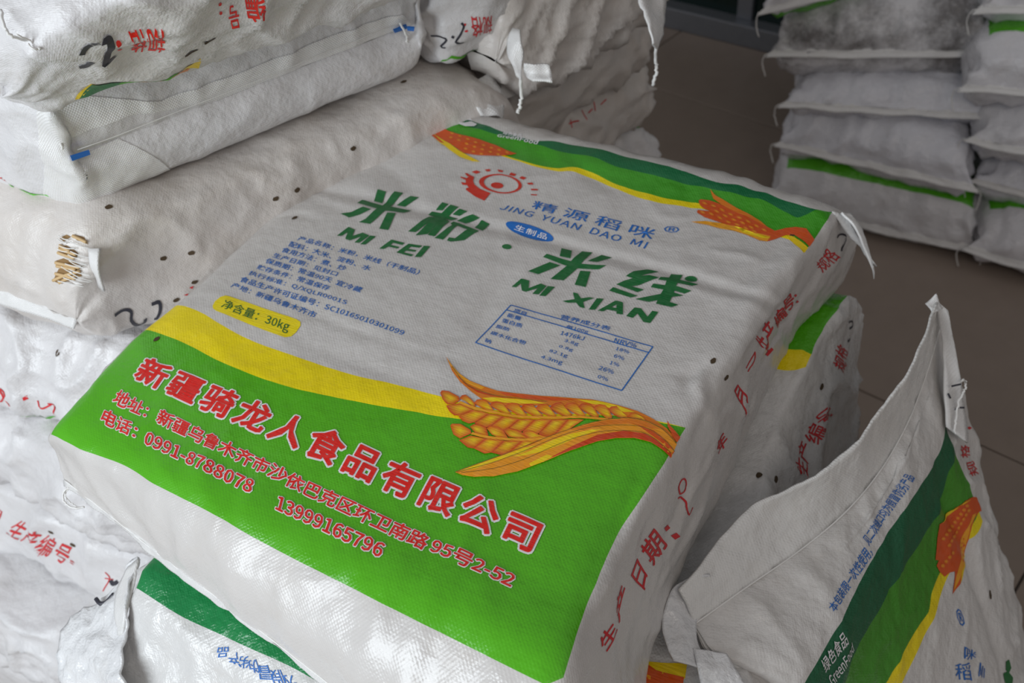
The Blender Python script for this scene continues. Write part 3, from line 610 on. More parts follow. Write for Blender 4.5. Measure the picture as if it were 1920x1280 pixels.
for st in ([(165, 415), (285, 465), (420, 495), (550, 522), (670, 532), (790, 538), (890, 540), (1010, 537), (1110, 543), (1280, 556)], [(258, 652), (385, 684), (530, 698), (690, 703), (860, 688)]): art.ribbon(st, .0026, ZW, col=GO)
lp([(135, 942), (300, 885), (500, 815), (700, 740), (900, 660), (1100, 595), (1280, 555), (1430, 548), (1560, 570), (1680, 625), (1750, 690), (1785, 735), (1735, 840), (1680, 780), (1600, 730), (1480, 700), (1340, 700), (1200, 725), (1000, 790), (800, 870), (600, 940), (420, 978), (280, 980), (190, 965)], OR3, 9)
lp([(145, 942), (300, 888), (500, 820), (650, 765), (740, 745), (640, 800), (450, 865), (300, 915)], YL, 10)
lp([(560, 835), (700, 785), (860, 710), (1000, 665), (1160, 635), (1230, 635), (1080, 680), (950, 735), (800, 790), (680, 815)], YL, 10)
lp([(850, 838), (1000, 762), (1200, 675), (1400, 643), (1560, 668), (1680, 740), (1742, 812), (1735, 838), (1680, 778), (1600, 728), (1480, 698), (1340, 698), (1200, 723), (1000, 788), (870, 835)], RD, 10)
lp([(690, 880), (820, 818), (870, 830), (800, 868), (700, 903)], YL, 10)
lp([(1000, 632), (1280, 560), (1430, 552), (1560, 575), (1670, 630), (1600, 625), (1430, 590), (1280, 595), (1100, 640)], OR1, 10)
lp([(1500, 600), (1620, 640), (1720, 720), (1765, 790), (1750, 810), (1680, 730), (1580, 660)], OR2, 11)
art.lv = 12 * .00006
for st in ([(150, 942), (400, 880), (620, 800), (850, 705), (1050, 640), (1250, 605), (1430, 602), (1580, 630), (1700, 710), (1765, 790)], [(180, 947), (420, 920), (650, 850), (850, 765), (1050, 690), (1250, 648), (1430, 645), (1580, 675), (1740, 805)], [(135, 941), (500, 814), (900, 659), (1280, 554), (1430, 547), (1560, 570), (1680, 625), (1780, 730)],
           [(110, 150), (200, 265), (300, 325), (450, 372), (650, 400), (820, 418)]): art.ribbon(st, .0006, ZW, col=LINE)
lp([(1722, 560), (1745, 605), (1812, 685), (1785, 725), (1760, 680), (1725, 610)], OR2, 12)
art.build()
art = Print(main, 'maize_artwork', I_ART, .0009, .006, label='orange printed maize cob and leaf', split=False)
lp([(75, 242), (160, 203), (300, 210), (490, 228), (600, 290), (760, 340), (960, 385), (1130, 440), (1250, 495), (1375, 530), (1300, 545), (1170, 560), (1040, 565), (930, 555), (770, 525), (700, 480), (560, 400), (400, 290), (330, 285), (200, 255)], OR2, 0, ZL)
lp([(0, 268), (50, 245), (200, 250), (335, 275), (430, 320), (560, 400), (720, 500), (960, 627), (880, 622), (740, 575), (620, 500), (520, 430), (420, 340), (330, 290), (180, 275)], YL, 1, ZL)
lp([(330, 280), (400, 300), (470, 350), (560, 430), (520, 420), (420, 345)], OR2, 2, ZL)
art.lv = .0002
for r in range(4):
    for k in range(9):
        x = 560 + k * 88 - r * 12; y = 300 + k * 30 + r * 48 - (k - 4) ** 2 * 1.2
        if 600 < x and y < 555 and y > 300 + (x - 600) * .3 and y < 330 + (x - 560) * .75: art.ellipse((x, y), 30, 15, 12, ZL, n=8, col=OR2, centre=(x, y), ccol=GO)
art.build()
art = Print(main, 'wheat_artwork', I_ART, .0006, .006, label='small orange printed ear of wheat near the far corner', split=False)
ZR = (1270, 340, 4.923)
lp([(195, 190), (215, 178), (290, 185), (350, 205), (430, 240), (560, 280), (720, 360), (830, 420), (900, 455), (1000, 430), (1090, 420), (1190, 435), (1255, 545), (1205, 612), (1150, 540), (1080, 490), (1000, 490), (900, 530), (830, 552), (760, 545), (640, 495), (520, 440), (400, 385), (250, 345), (180, 300), (185, 275), (300, 290), (240, 260), (205, 225)], OR2, 0, ZR)
lp([(300, 85), (350, 140), (450, 200), (600, 280), (770, 370), (830, 420), (700, 360), (560, 300), (400, 225), (330, 170)], OR1, 1, ZR)
lp([(125, 385), (250, 378), (400, 390), (520, 420), (700, 470), (860, 505), (830, 552), (760, 545), (640, 495), (540, 470), (400, 440), (280, 410), (200, 400)], GO, 1, ZR)
lp([(520, 420), (650, 455), (760, 490), (860, 520), (780, 525), (600, 475)], YL, 2, ZR)
lp([(1020, 495), (1060, 500), (1130, 550), (1190, 625), (1155, 670), (1090, 590)], YL, 2, ZR)
art.lv = .0002
for k, (x, y) in enumerate([(250, 215), (330, 240), (410, 275), (490, 310), (570, 345), (650, 380), (730, 415), (800, 450), (230, 300), (310, 315), (390, 345), (470, 380), (550, 410), (630, 440), (710, 465), (360, 290), (440, 325), (520, 360), (600, 395), (680, 430)]): art.ellipse((x, y), 34, 13, 25, ZR, n=8, col=OR2, centre=(x, y), ccol=GO)
art.build()
# side text of the main sack
sr = Print(main, 'red_side_lettering', I_RED2, .0005, .006)
for txt, q in [('生', [(1142, 1162), (1156, 1180), (1136, 1222), (1122, 1205)]), ('产', [(1162, 1092), (1182, 1112), (1160, 1170), (1150, 1150)]), ('日', [(1196, 1046), (1210, 1078), (1202, 1106), (1182, 1078)]), ('期', [(1224, 988), (1252, 1022), (1222, 1062), (1202, 1030)]),
    ('年', [(1352, 806), (1362, 826), (1342, 856), (1331, 830)]), ('月', [(1382, 720), (1394, 740), (1388, 782), (1372, 735)]),
    ('生', [(1418, 622), (1450, 655), (1440, 668), (1412, 636)]), ('产', [(1436, 595), (1452, 632), (1440, 660), (1424, 612)]), ('编', [(1462, 572), (1478, 590), (1456, 616), (1444, 600)]), ('号', [(1484, 546), (1492, 572), (1470, 592), (1462, 566)])]:
    q = [q[3], q[0], q[1], q[2]]; sr.text(txt, q, bold=.012)
sr.text('规格', [(1530, 494), (1552, 462), (1574, 480), (1542, 512)], bold=.004)
for x, y, r in ((1252, 990, 6.5), (1264, 1004, 6.5), (1492, 554, 3), (1497, 566, 3)): sr.poly([(x - r, y), (x + r * .2, y - r), (x + r, y), (x - r * .2, y + r)]); sr.flush()
sr.ribbon([(1275, 926), (1271, 912), (1276, 899), (1283, 898), (1287, 910), (1284, 922), (1275, 926)], .0018); sr.flush(); sr.ribbon([(1272, 934), (1278, 932), (1284, 940), (1284, 952), (1290, 964), (1296, 950)], .0018); sr.flush()
sr.ribbon([(1398, 690), (1412, 664), (1414, 660), (1412, 676), (1400, 696)], .002); sr.flush()
mk = Print(main, 'marker_handwriting', I_MARK, .0007, .006); mk.ribbon([(1571, 446), (1575, 440), (1582, 440), (1585, 450), (1577, 462), (1575, 470)], .003); mk.build()
# ---------------------------------------------------------------- hems, threads, vent holes
def tube(name, pts, r, mat, parent, sm=6, fuzz=0, seed=0):
    pts = np.array(pts, float); n = len(pts); tt = np.linspace(0, 1, n)
    if n > 2: pts = hermite(tt, pts, np.linspace(0, 1, (n - 1) * sm + 1))
    n = len(pts); d = np.gradient(pts, axis=0); d /= np.linalg.norm(d, axis=1)[:, None] + 1e-9
    a = np.cross(d, V3(.3, .2, 1)); a /= np.linalg.norm(a, axis=1)[:, None] + 1e-9; b = np.cross(d, a)
    rs = np.random.RandomState(seed); pts = pts + fuzz * rs.normal(size=pts.shape)
    v = []
    for k in range(6):
        an = k * math.pi / 3; v.append(pts + (a * math.cos(an) + b * math.sin(an)) * r)
    v = np.stack(v, 1).reshape(-1, 3); f = [(i * 6 + k, i * 6 + (k + 1) % 6, (i + 1) * 6 + (k + 1) % 6, (i + 1) * 6 + k) for i in range(n - 1) for k in range(6)]
    f += [tuple(range(5, -1, -1)), tuple(range((n - 1) * 6, n * 6))]
    return link_mesh(name, v, f, mat, parent)
def strip(name, A, B, mat, parent, th=.0012, wav=.003, seed=0, nu=None, nv=6, label=None, cr=.0015):
    """thin cloth flap between polyline A (sewn edge) and B (free edge)"""
    A = np.array(A, float); B = np.array(B, float); L = np.linalg.norm(np.diff(A, axis=0), axis=1).sum() + 1e-6; nu = nu or max(8, int(L / .005))
    t = np.linspace(0, 1, nu); ta = np.linspace(0, 1, len(A)); Aq = hermite(ta, A, t) if len(A) > 2 else A[0] + (A[-1] - A[0]) * t[:, None]; Bq = hermite(np.linspace(0, 1, len(B)), B, t) if len(B) > 2 else B[0] + (B[-1] - B[0]) * t[:, None]
    s_ = np.linspace(0, 1, nv + 1)[None, :, None]; P = Aq[:, None] * (1 - s_) + Bq[:, None] * s_
    du = np.gradient(P, axis=0); dv = np.gradient(P, axis=1); N = np.cross(du, dv); N /= np.linalg.norm(N, axis=2)[..., None] + 1e-9
    D = wav * 2 * noise(P * 22, seed) * s_[..., 0] ** .7 + cr * (1 - np.abs(noise(P * 45, seed + 3)) * 3)
    P = P + N * D[..., None]; n2 = nv + 1
    top = (P + N * th).reshape(-1, 3); bot = (P - N * th).reshape(-1, 3); v = np.concatenate([top, bot]); o = len(top); f = []
    for i in range(nu - 1):
        for j in range(nv):
            a, b, c, d = i * n2 + j, (i + 1) * n2 + j, (i + 1) * n2 + j + 1, i * n2 + j + 1; f += [(a, b, c, d), (d + o, c + o, b + o, a + o)]
        f += [(i * n2, o + i * n2, o + (i + 1) * n2, (i + 1) * n2), (i * n2 + nv, (i + 1) * n2 + nv, o + (i + 1) * n2 + nv, o + i * n2 + nv)]
    for i in (0, nu - 1):
        for j in range(nv): q = (i * n2 + j, i * n2 + j + 1, o + i * n2 + j + 1, o + i * n2 + j); f.append(q if i == 0 else q[::-1])
    uv = np.array([(L * i / nu, .03 * j / nv) for i in range(nu) for j in range(n2)] * 2)
    ob = link_mesh(name, v, f, mat, parent, uv=uv)
    if label: ob['label'] = label
    return ob
def seam(s, end=0, width=.022, droop=.006, seed=0, mat=None, ext=0.0, thread=True, tails=True):
    """folded hem with its chain stitch and loose thread tails at a sack's sewn mouth"""
    i = 0 if end == 0 else -1; E = s.P[i, :s.nf + 1]; inn = s.smooth[3 if end == 0 else -4, :s.nf + 1]
    a, b = E[0], E[-1]; out = (E.mean(0) - inn.mean(0)); out[2] *= .4; out /= np.linalg.norm(out) + 1e-9
    k = np.linspace(0, len(E) - 1, 9).astype(int); A = E[k] - out * .004
    rs = np.random.RandomState(seed + 5); B = A + out * width + V3(0, 0, -droop) + np.stack([0 * rs.rand(9), 0 * rs.rand(9), (rs.rand(9) - .5) * .008], 1)
    B[0] += (A[0] - A[-1]) / np.linalg.norm(A[0] - A[-1]) * ext; B[-1] += (A[-1] - A[0]) / np.linalg.norm(A[0] - A[-1]) * ext
    strip('sewn_hem', A, B, mat or M_HEM, s.parent, seed=seed)
    if thread:
        mid = A * .55 + B * .45; pts = hermite(np.linspace(0, 1, 9), mid, np.linspace(0, 1, 60)); pts[:, 2] += .0022 + .0006 * (np.arange(60) % 2)
        tube('stitching', pts, .0007, M_THREAD, s.parent, sm=1)
    if tails:
        for e, q in ((0, 1), (-1, -1)):
            p = (A[e] + B[e]) / 2; w_ = (A[e] - A[e - 3 if e == -1 else 3]); w_ /= np.linalg.norm(w_)
            tube('thread_tail', [p, p + w_ * .012 + V3(0, 0, -.008), p + w_ * .014 + V3(.002, .003, -.03), p + w_ * .008 + V3(.004, -.002, -.055)], .0012, M_THREAD, s.parent, fuzz=.0005, seed=seed)
def holes(s, pts, r=.0032):
    for k, p in enumerate(pts):
        h = Print(s, 'vent_hole', I_HOLE, .0006, None); c = s.pick(*p); a = random.Random(k + int(p[0])).uniform(0, 3)
        n = 9; h.add([(c[0] + r * (.8 if i % 2 else 1) * math.cos(2 * math.pi * i / n + a) * .8, c[1] + r * 1.25 * math.sin(2 * math.pi * i / n + a)) for i in range(n)], [tuple(range(n))]); h.build()
seam(main, 0, width=.006, droop=.003, seed=1, ext=.0, tails=False)
tube('thread_loop', [at(130, 912, .775), at(118, 925, .77), at(122, 942, .765), at(140, 952, .765), at(158, 950, .765)], .0009, M_THREAD, mroot, fuzz=.0003)
tube('thread_loop', [at(128, 914, .775), at(122, 930, .765), at(136, 945, .765), at(150, 951, .765)], .0007, M_THREAD, mroot, fuzz=.0003)
strip('hem_ear', [at(1560, 396, .862), at(1575, 400, .858), at(1590, 412, .852)], [at(1588, 440, .835), at(1620, 470, .82), at(1642, 500, .80)], M_HEM, mroot, seed=4, wav=.004)
strip('hem_ear', [at(1578, 398, .862), at(1600, 425, .852), at(1640, 515, .805)], [at(1592, 402, .855), at(1618, 440, .84), at(1638, 524, .80)], M_HEM, mroot, seed=6, wav=.002)
holes(main, [(552, 407), (295, 638), (1337, 677), (1361, 708), (1485, 440)])
# ---------------------------------------------------------------- the other sacks
W1 = (.71, .695, .70)
M_PLAIN = cloth('white_sack_cloth', W1, crump=.8, rough=.38)
M_FILM = cloth('glossy_film_cloth', (.74, .74, .75), crump=1.4, rough=.2, weave=.1)
M_PLAIN2 = cloth('worn_white_sack_cloth', (.68, .64, .61), crump=.55, rough=.36, dirt=.16, dirtcol=(.36, .26, .17))
def rows_from(TL, TR, BR, BL, seam0=None, seam1=None, sz=.5, tp=.045):
    """body rows plus pinched sewn mouths at both ends; lists of equal length"""
    TL, TR, BR, BL = [[np.array(p, float) for p in q] for q in (TL, TR, BR, BL)]
    n = len(TL); R = []
    def end(i, j):
        dl = TL[i] - TL[j]; dl /= np.linalg.norm(dl); dr = TR[i] - TR[j]; dr /= np.linalg.norm(dr); out = []
        for k, th in ((1., .0), (.62, .62), (.2, .93)):
            ol, orr = dl * tp * k, dr * tp * k; mL = TL[i] * sz + BL[i] * (1 - sz); mR = TR[i] * sz + BR[i] * (1 - sz); q = max(th, .003)
            out.append((mL + (TL[i] - mL) * q + ol, mR + (TR[i] - mR) * q + orr, mR + (BR[i] - mR) * q + orr, mL + (BL[i] - mL) * q + ol))
        return out
    e0 = end(0, 1); e1 = end(n - 1, n - 2)
    if seam0 is not None: e0[0] = (np.array(seam0[0]), np.array(seam0[1]), np.array(seam0[1]) - V3(0, 0, .0004), np.array(seam0[0]) - V3(0, 0, .0004))
    if seam1 is not None: e1[0] = (np.array(seam1[0]), np.array(seam1[1]), np.array(seam1[1]) - V3(0, 0, .0004), np.array(seam1[0]) - V3(0, 0, .0004))
    return e0 + [(TL[i], TR[i], BR[i], BL[i]) for i in range(n)] + e1[::-1]
def new_sack(label, rows, mat=None, group=None, name='grain_sack', **k):
    pts = np.array([c for r in rows for c in r]); c = pts.mean(0); c[2] = pts[:, 2].min()
    e = empty('noodle_sack', c); tag(e, label, 'sack', group); s = Sack(rows, e, mat or M_PLAIN, **k); s.e = e; return s
def xy(p, z): return V3(p[0], p[1], z)
# --- the sack directly under the main one
TL = [at(251, 1109, .712), V3(-.31, .67, .715), V3(-.20, .85, .715), V3(-.09, 1.0, .715)]
TR = [V3(.085, .25, .705), V3(.165, .42, .712), at(1440, 850, .715), at(1594, 552, .715)]
BR = [V3(.10, .25, .58), V3(.19, .40, .58), V3(.345, .67, .58), at(1607, 668, .585)]
BL = [V3(-.365, .57, .58), V3(-.31, .67, .58), V3(-.20, .85, .58), V3(-.09, 1.0, .58)]
r2 = rows_from(TL, TR, BR, BL, seam0=(V3(-.445, .555, .632), V3(.03, .17, .64)), tp=.03)
k2 = dict(seed=5, bulge=.0, side=.006, rnd=.007, lump=.004, crease=.003, pleat=.004, pl=.05)
s2 = new_sack('white sack with green bands lying directly under the big central sack', r2, None, 'sacks of the front pile', **k2)
M_S2 = cloth('second_sack_cloth', (.68, .67, .66), [(1, curve(s2, [(251, 1109), (330, 1147), (430, 1196), (600, 1280)]), DARK), (1, curve(s2, [(281, 1054), (326, 1067), (424, 1116), (640, 1225)]), GREEN),
    (1, [(0, .22), (.6, .22)], 'base'), (1, curve(s2, [(1462, 694), (1487, 695), (1521, 709)]), YEL), (1, curve(s2, [(1487, 657), (1504, 657), (1521, 671), (1533, 682)]), GREEN)], (s2.W, s2.L), crump=.8)
s2.obj.data.materials.clear(); s2.obj.data.materials.append(M_S2)
b2 = Print(s2, 'blue_lettering', I_BLUE, .0005, .006)
for t, q in [('品', [(432, 1230), (432, 1212), (412, 1213), (408, 1232)]), ('产', [(455, 1246), (448, 1222), (430, 1222), (433, 1243)]), ('劣', [(474, 1254), (470, 1230), (452, 1230), (450, 1250)]), ('伪', [(497, 1262), (488, 1236), (470, 1238), (475, 1260)]),
    ('冒', [(518, 1274), (508, 1247), (488, 1247), (493, 1272)]), ('假', [(546, 1286), (533, 1256), (510, 1256), (517, 1284)]), ('为', [(566, 1296), (552, 1266), (534, 1266), (540, 1294)]), ('均', [(590, 1310), (575, 1280), (553, 1280), (560, 1308)])]:
    b2.text(t, [(q[0][0], q[0][1]), (q[3][0], q[3][1]), (q[2][0], q[2][1]), (q[1][0], q[1][1])], bold=.006)
r2t = Print(s2, 'red_side_lettering', I_RED2, .0005, .006)
for t, q in [('生', [(1492, 850), (1510, 872), (1506, 900), (1482, 884)]), ('产', [(1502, 822), (1524, 842), (1512, 872), (1494, 850)]), ('编', [(1520, 790), (1540, 806), (1528, 836), (1508, 822)]), ('号', [(1542, 760), (1554, 780), (1536, 800), (1524, 786)]), 
    ('格', [(1568, 640), (1588, 660), (1578, 676), (1560, 660)]), ('规', [(1562, 662), (1584, 684), (1574, 700), (1556, 684)])]: q = [q[3], q[0], q[1], q[2]]; r2t.text(t, q, bold=.006)
for x, y in ((1550, 766), (1556, 778)): r2t.poly([(x - 3, y), (x, y - 3), (x + 3, y), (x, y + 3)]); r2t.flush()
m2 = Print(s2, 'marker_handwriting', I_MARK, .0006, .006)
for st in ([(1590, 604), (1597, 602), (1598, 610), (1592, 616)], [(1592, 634), (1588, 640)]): m2.ribbon(st, .003)
m2.build(); holes(s2, [(1537, 725), (1421, 893), (1449, 900)])
art = Print(s2, 'wheat_artwork', I_ART, .0006, .006, label='corner of a printed orange wheat ear', split=False)
art.lv = 0; art.poly([(1203, 1240), (1240, 1243), (1288, 1246), (1284, 1275), (1250, 1270), (1215, 1255)], col=YL)
art.lv = .0001; art.poly([(1186, 1232), (1200, 1236), (1230, 1258), (1282, 1272), (1280, 1290), (1230, 1290), (1170, 1284), (1150, 1290), (1168, 1250)], col=OR2)
art.poly([(1168, 1248), (1185, 1250), (1220, 1270), (1220, 1276), (1190, 1272), (1160, 1266)], col=OR3); art.build()
seam(s2, 0, width=.014, droop=.012, seed=8, tails=False)
seam(s2, 1, width=.012, droop=.01, seed=9, tails=False)
strip('crumpled_gusset', [at(243, 1060, .70), at(226, 1100, .68), at(190, 1130, .66), at(146, 1152, .645), at(118, 1190, .632), at(112, 1240, .62), at(120, 1300, .605)],
      [at(264, 1046, .712), at(254, 1090, .712), at(246, 1140, .705), at(240, 1185, .69), at(238, 1230, .68), at(246, 1270, .67), at(262, 1320, .66)], M_FILM, s2.parent, seed=20, wav=.007, nv=26, cr=.0035, nu=70)
strip('pinched_fold', [at(240, 1065, .705), at(222, 1105, .69), at(216, 1150, .685), at(224, 1190, .68)], [at(264, 1048, .716), at(252, 1095, .712), at(240, 1150, .70), at(231, 1192, .685)], M_HEM, s2.parent, seed=22, wav=.002, cr=.001)
# --- hidden support under the front pile
def flat(label, x, y, L, W, z0, z1, ang, seed, mat=None, group=None, **k):
    c, s_ = math.cos(ang), math.sin(ang); f = lambda a, b, z: V3(x + a * c - b * s_, y + a * s_ + b * c, z)
    q = lambda b, z: [f(a, b, z) for a in (-L / 2 + .05, 0, L / 2 - .05)]
    kk = dict(seed=seed, du=.012, dv=.014, rnd=.012); kk.update(k)
    return new_sack(label, rows_from(q(W / 2, z1), q(-W / 2, z1), q(-W / 2, z0), q(W / 2, z0), tp=.05), mat, group, **kk)
G1 = 'sacks of the front pile'
for i in range(4): flat('plain white sack in the front pile, %s below the big central sack' % ('second', 'third', 'fourth', 'fifth and lowest')[i], .005 + .004 * i, .63, .66, .46, max(.006, .57 - .142 * (i + 1)), .57 - .142 * i, math.radians(57), 30 + i, group=G1)
# --- left pile
GL = 'sacks of the left pile'
T_ = lambda L, z: [V3(p[0], p[1], z if len(p) < 3 else p[2]) for p in L]
# top left sack, long side to us
TRa = [at(66, 86, 1.165), at(200, 3, 1.195), V3(-.13, .84, 1.20), V3(.0, .93, 1.20)]
BRa = [at(150, 187, 1.085), at(400, 112, 1.085), at(640, 36, 1.085), V3(.0, 1.02, 1.085)]
TLa = [p + V3(-.30, .22, .01) for p in TRa]; BLa = [p + V3(-.30, .22, 0) for p in BRa]
sA = new_sack('topmost white sack in the left pile, marked by hand with upside-down writing', rows_from(TLa, TRa, BRa, BLa, seam0=(V3(-.62, .94, 1.13), at(10, 150, 1.12)), tp=.05, sz=.35), None, GL, seed=12, bulge=.02, side=.008, rnd=.010, lump=.005, crease=.003, pleat=.005, pl=.08, name='sack_cloth')
# left pile, second: sewn end to us
Lp = [(-.412, .868), (-.47, .895), (-.58, .97), (-.72, 1.12)]; Rp = [(-.088, 1.10), (-.14, 1.17), (-.22, 1.28), (-.34, 1.42)]
sB = new_sack('white sack under the topmost left one, its sewn end with blue seam marks facing out', rows_from(T_(Lp, 1.075), T_(Rp, 1.075), T_(Rp, .945), T_(Lp, .945), seam0=(at(130, 292, 1.0), at(782, 42, 1.0)), tp=.02, sz=.45), None, GL, seed=14, bulge=.006, rnd=.008, lump=.002, crease=.0022, pleat=.0015, pl=.03)
# third: long sack with the torn corner
TRc = [V3(-.405, .842, .925), V3(-.31, .905, .925), V3(-.16, 1.01, .92), V3(.0, 1.115, .90)]
BRc = [V3(-.425, .836, .79), V3(-.32, .885, .785), V3(-.17, 1.0, .785), V3(.01, 1.13, .79)]
TLc = [p + V3(-.36 + .03 * i, .20 + .05 * i, .012) for i, p in enumerate(TRc)]; BLc = [p + V3(-.34 + .03 * i, .20 + .05 * i, 0) for i, p in enumerate(BRc)]
sC = new_sack('long white sack left of centre with a torn corner showing dry noodles', rows_from(TLc, TRc, BRc, BLc, tp=.03, sz=.35), M_PLAIN2, GL, seed=16, bulge=.012, side=.012, rnd=.016, lump=.006, crease=.0016, pleat=.004, pl=.07)
# fourth
TLd = [(-.27, .765), (-.40, .845), (-.57, .935), (-.74, 1.04), (-.9, 1.14)]; BLd = [(-.26, .73), (-.40, .81), (-.60, .905), (-.77, 1.01), (-.92, 1.1)]
bk = lambda L, d: [(p[0] + d[0], p[1] + d[1]) for p in L]
sD = new_sack('white sack below the torn one, red print and a green corner at its bulging side', rows_from(T_(TLd, .765), T_(bk(TLd, (.2, .40)), .77), T_(bk(BLd, (.2, .40)), .64), T_(BLd, .64), tp=.03), None, GL, seed=18, bulge=.01, side=.022, rnd=.014, lump=.008, crease=.005, pleat=.004)
TLe = [(-.33, .70), (-.42, .76), (-.548, .848), (-.66, .92), (-.85, 1.04)]; BLe = [(-.36, .73), (-.478, .80), (-.607, .882), (-.71, .945), (-.88, 1.06)]
sE = new_sack('blank white sack, fifth from the top of the left pile', rows_from(T_(TLe, .625), T_(bk(TLe, (.2, .40)), .63), T_(bk(BLe, (.2, .40)), .485), T_(BLe, .485), tp=.03), None, GL, seed=22, bulge=.01, side=.02, rnd=.014, lump=.009, crease=.005)
TLf = [(-.455, .775), (-.52, .815), (-.607, .871), (-.70, .93), (-.88, 1.05)]; BLf = [(-.50, .79), (-.56, .82), (-.66, .88), (-.75, .935), (-.92, 1.05)]
sF = new_sack('white sack with a red printed line and vent holes, low in the left pile', rows_from(T_(TLf, .478), T_(bk(TLf, (.2, .40)), .48), T_(bk(BLf, (.2, .40)), .345), T_(BLf, .345), tp=.02, sz=.5), None, GL, seed=24, bulge=.008, side=.012, rnd=.008, lump=.005, crease=.0035)
TLg = [(-.45, .66), (-.53, .715), (-.628, .775), (-.724, .835), (-.9, .95)]
sG = new_sack('white sack at the bottom left corner of the view, under the printed one', rows_from(T_(TLg, .335), T_(bk(TLg, (.2, .42)), .335), T_(bk(TLg, (.2, .42)), .18), T_(TLg, .18), tp=.03), None, GL, seed=26, bulge=.01, side=.02, rnd=.010, lump=.008, crease=.005)
flat('plain white sack on the floor beneath the left pile', -.58, 1.0, .66, .46, .005, .18, math.radians(148), 28, group=GL)
# --- prints, seams and marks of the left pile
rp = Print(sA, 'red_lettering', I_RED, .0006, .006)
for t, q in [('规', [(310, 88), (272, 83), (275, 35), (298, 33)]), ('格', [(282, 58), (232, 48), (238, 92), (270, 94)])]: pass
rp.text('规格', [(300, 86), (240, 94), (232, 48), (296, 34)], bold=.012)
rp.text('：', [(224, 80), (214, 82), (208, 58), (218, 56)], bold=.02)
rp.text('号', [(442, 32), (424, 38), (420, 2), (440, -4)], bold=.012); rp.text('：', [(411, 16), (405, 17), (402, -6), (409, -8)], bold=.02); rp.text('编', [(488, 14), (456, 22), (452, -18), (482, -24)], bold=.012)
mk = Print(sA, 'marker_handwriting', I_MARK, .0008, .006)
for st in ([(188, 62), (192, 54), (198, 56), (200, 70), (194, 84), (190, 100), (200, 98), (210, 92)], [(147, 84), (156, 72), (166, 66)], [(150, 110), (152, 116), (158, 112), (164, 98)], [(168, 58), (176, 62)]): mk.ribbon(st, .0045); mk.flush()
art = Print(sA, 'green_corner_print', I_ART, .0006, .006, split=False)
art.poly([(140, 186), (166, 147), (176, 150), (150, 184)], col=YL); art.lv = .0001
art.poly([(148, 184), (168, 148), (190, 153), (225, 150), (224, 163), (185, 176)], col=DARK); art.poly([(224, 150), (262, 146), (296, 135), (318, 120), (330, 119), (290, 150), (224, 164)], col=GREEN)
art.poly([(246, 160), (285, 146), (318, 132), (345, 117), (352, 112), (340, 130), (300, 146), (260, 160)], col=hexl('e08a50')); art.poly([(340, 129), (352, 104), (370, 96), (366, 112), (350, 126)], col=YL); art.build()
holes(sA, [(352, 82), (387, 61)], .0042)
tube('thread_tail', [at(0, 20, 1.19), at(8, 50, 1.185), at(20, 66, 1.18), at(50, 76, 1.17), at(75, 92, 1.165)], .0012, M_THREAD, sA.parent, fuzz=.0004)
tube('thread_tail', [at(30, 66, 1.18), at(60, 78, 1.17), at(72, 84, 1.166), at(66, 92, 1.166), at(52, 82, 1.17)], .0008, M_THREAD, sA.parent, fuzz=.0004)
def lay(s, pts, off): return s.place([s.pick(*p) for p in pts], off)
hA = [(134, 291), (220, 258), (300, 226), (400, 187), (520, 140), (640, 94), (776, 40)]; hU = [(152, 246), (236, 213), (316, 180), (412, 145), (520, 104), (636, 62), (750, 22)]
sB.fold(hU, .0025, .0012); sB.fold([(p[0] * .5 + q_[0] * .5, p[1] * .5 + q_[1] * .5) for p, q_ in zip(hA, hU)], .009, .0022); sB.fold([(300, 350), (330, 300), (352, 240)], .004, .002); sB.fold([(560, 140), (570, 190), (575, 225)], .004, -.002); sB.fold([(190, 370), (215, 330), (200, 300)], .004, .002); sB.commit()
hem_ = Print(sB, 'sewn_hem', M_HEM, .0008, .006); hem_.poly(hA[:1] + [(220, 259), (300, 227), (400, 188), (520, 141), (640, 95), (770, 44)] + hU[::-1]); hem_.build()
tube('stitching', lay(sB, [(142 + 63 * k, 276 - 24.6 * k) for k in range(11)], .0028), .0005, M_THREAD, sB.parent, sm=2)
M_BLUE = plain('blue_mark', hexl('1a66b8'), .45)
def mark(par, pts, name='blue_seam_mark', mat=None):
    p = [np.array(q) for q in pts]; n = np.cross(p[1] - p[0], p[3] - p[0]); n /= np.linalg.norm(n); n = n if n @ (CAM - p[0]) > 0 else -n
    return link_mesh(name, [x + n * .0026 for x in p] + [x + n * .0012 for x in p], [(0, 1, 2, 3), (7, 6, 5, 4), (0, 4, 5, 1), (1, 5, 6, 2), (2, 6, 7, 3), (3, 7, 4, 0)], mat or M_BLUE, par, smooth=False)
def mark(par, pts, name='blue_seam_mark', mat=None):
    p = [np.array(q) for q in pts]; n = np.cross(p[1] - p[0], p[3] - p[0]); n /= np.linalg.norm(n); n = n if n @ (CAM - p[0]) > 0 else -n
    return link_mesh(name, [x + n * .0026 for x in p] + [x + n * .0006 for x in p], [(0, 1, 2, 3), (7, 6, 5, 4), (0, 4, 5, 1), (1, 5, 6, 2), (2, 6, 7, 3), (3, 7, 4, 0)], mat or M_BLUE, par, smooth=False)
def dmark(s, pts, off=.0042): p = Print(s, 'blue_seam_mark', M_BLUE, off, .006); p.poly(pts); p.build()
mark(sB.parent, [at(131, 291, 1.006), at(166, 280, 1.006), at(168, 287, 1.001), at(134, 299, 1.001)])
mark(sB.parent, [at(736, 54, 1.008), at(760, 44, 1.008), at(762, 50, 1.003), at(738, 59, 1.003)]); mark(sB.parent, [at(764, 48, 1.010), at(778, 49, 1.010), at(777, 55, 1.005), at(765, 54, 1.005)])
dmark(sI, [(764, 48), (778, 49), (777, 55), (765, 54)]) if 0 else None
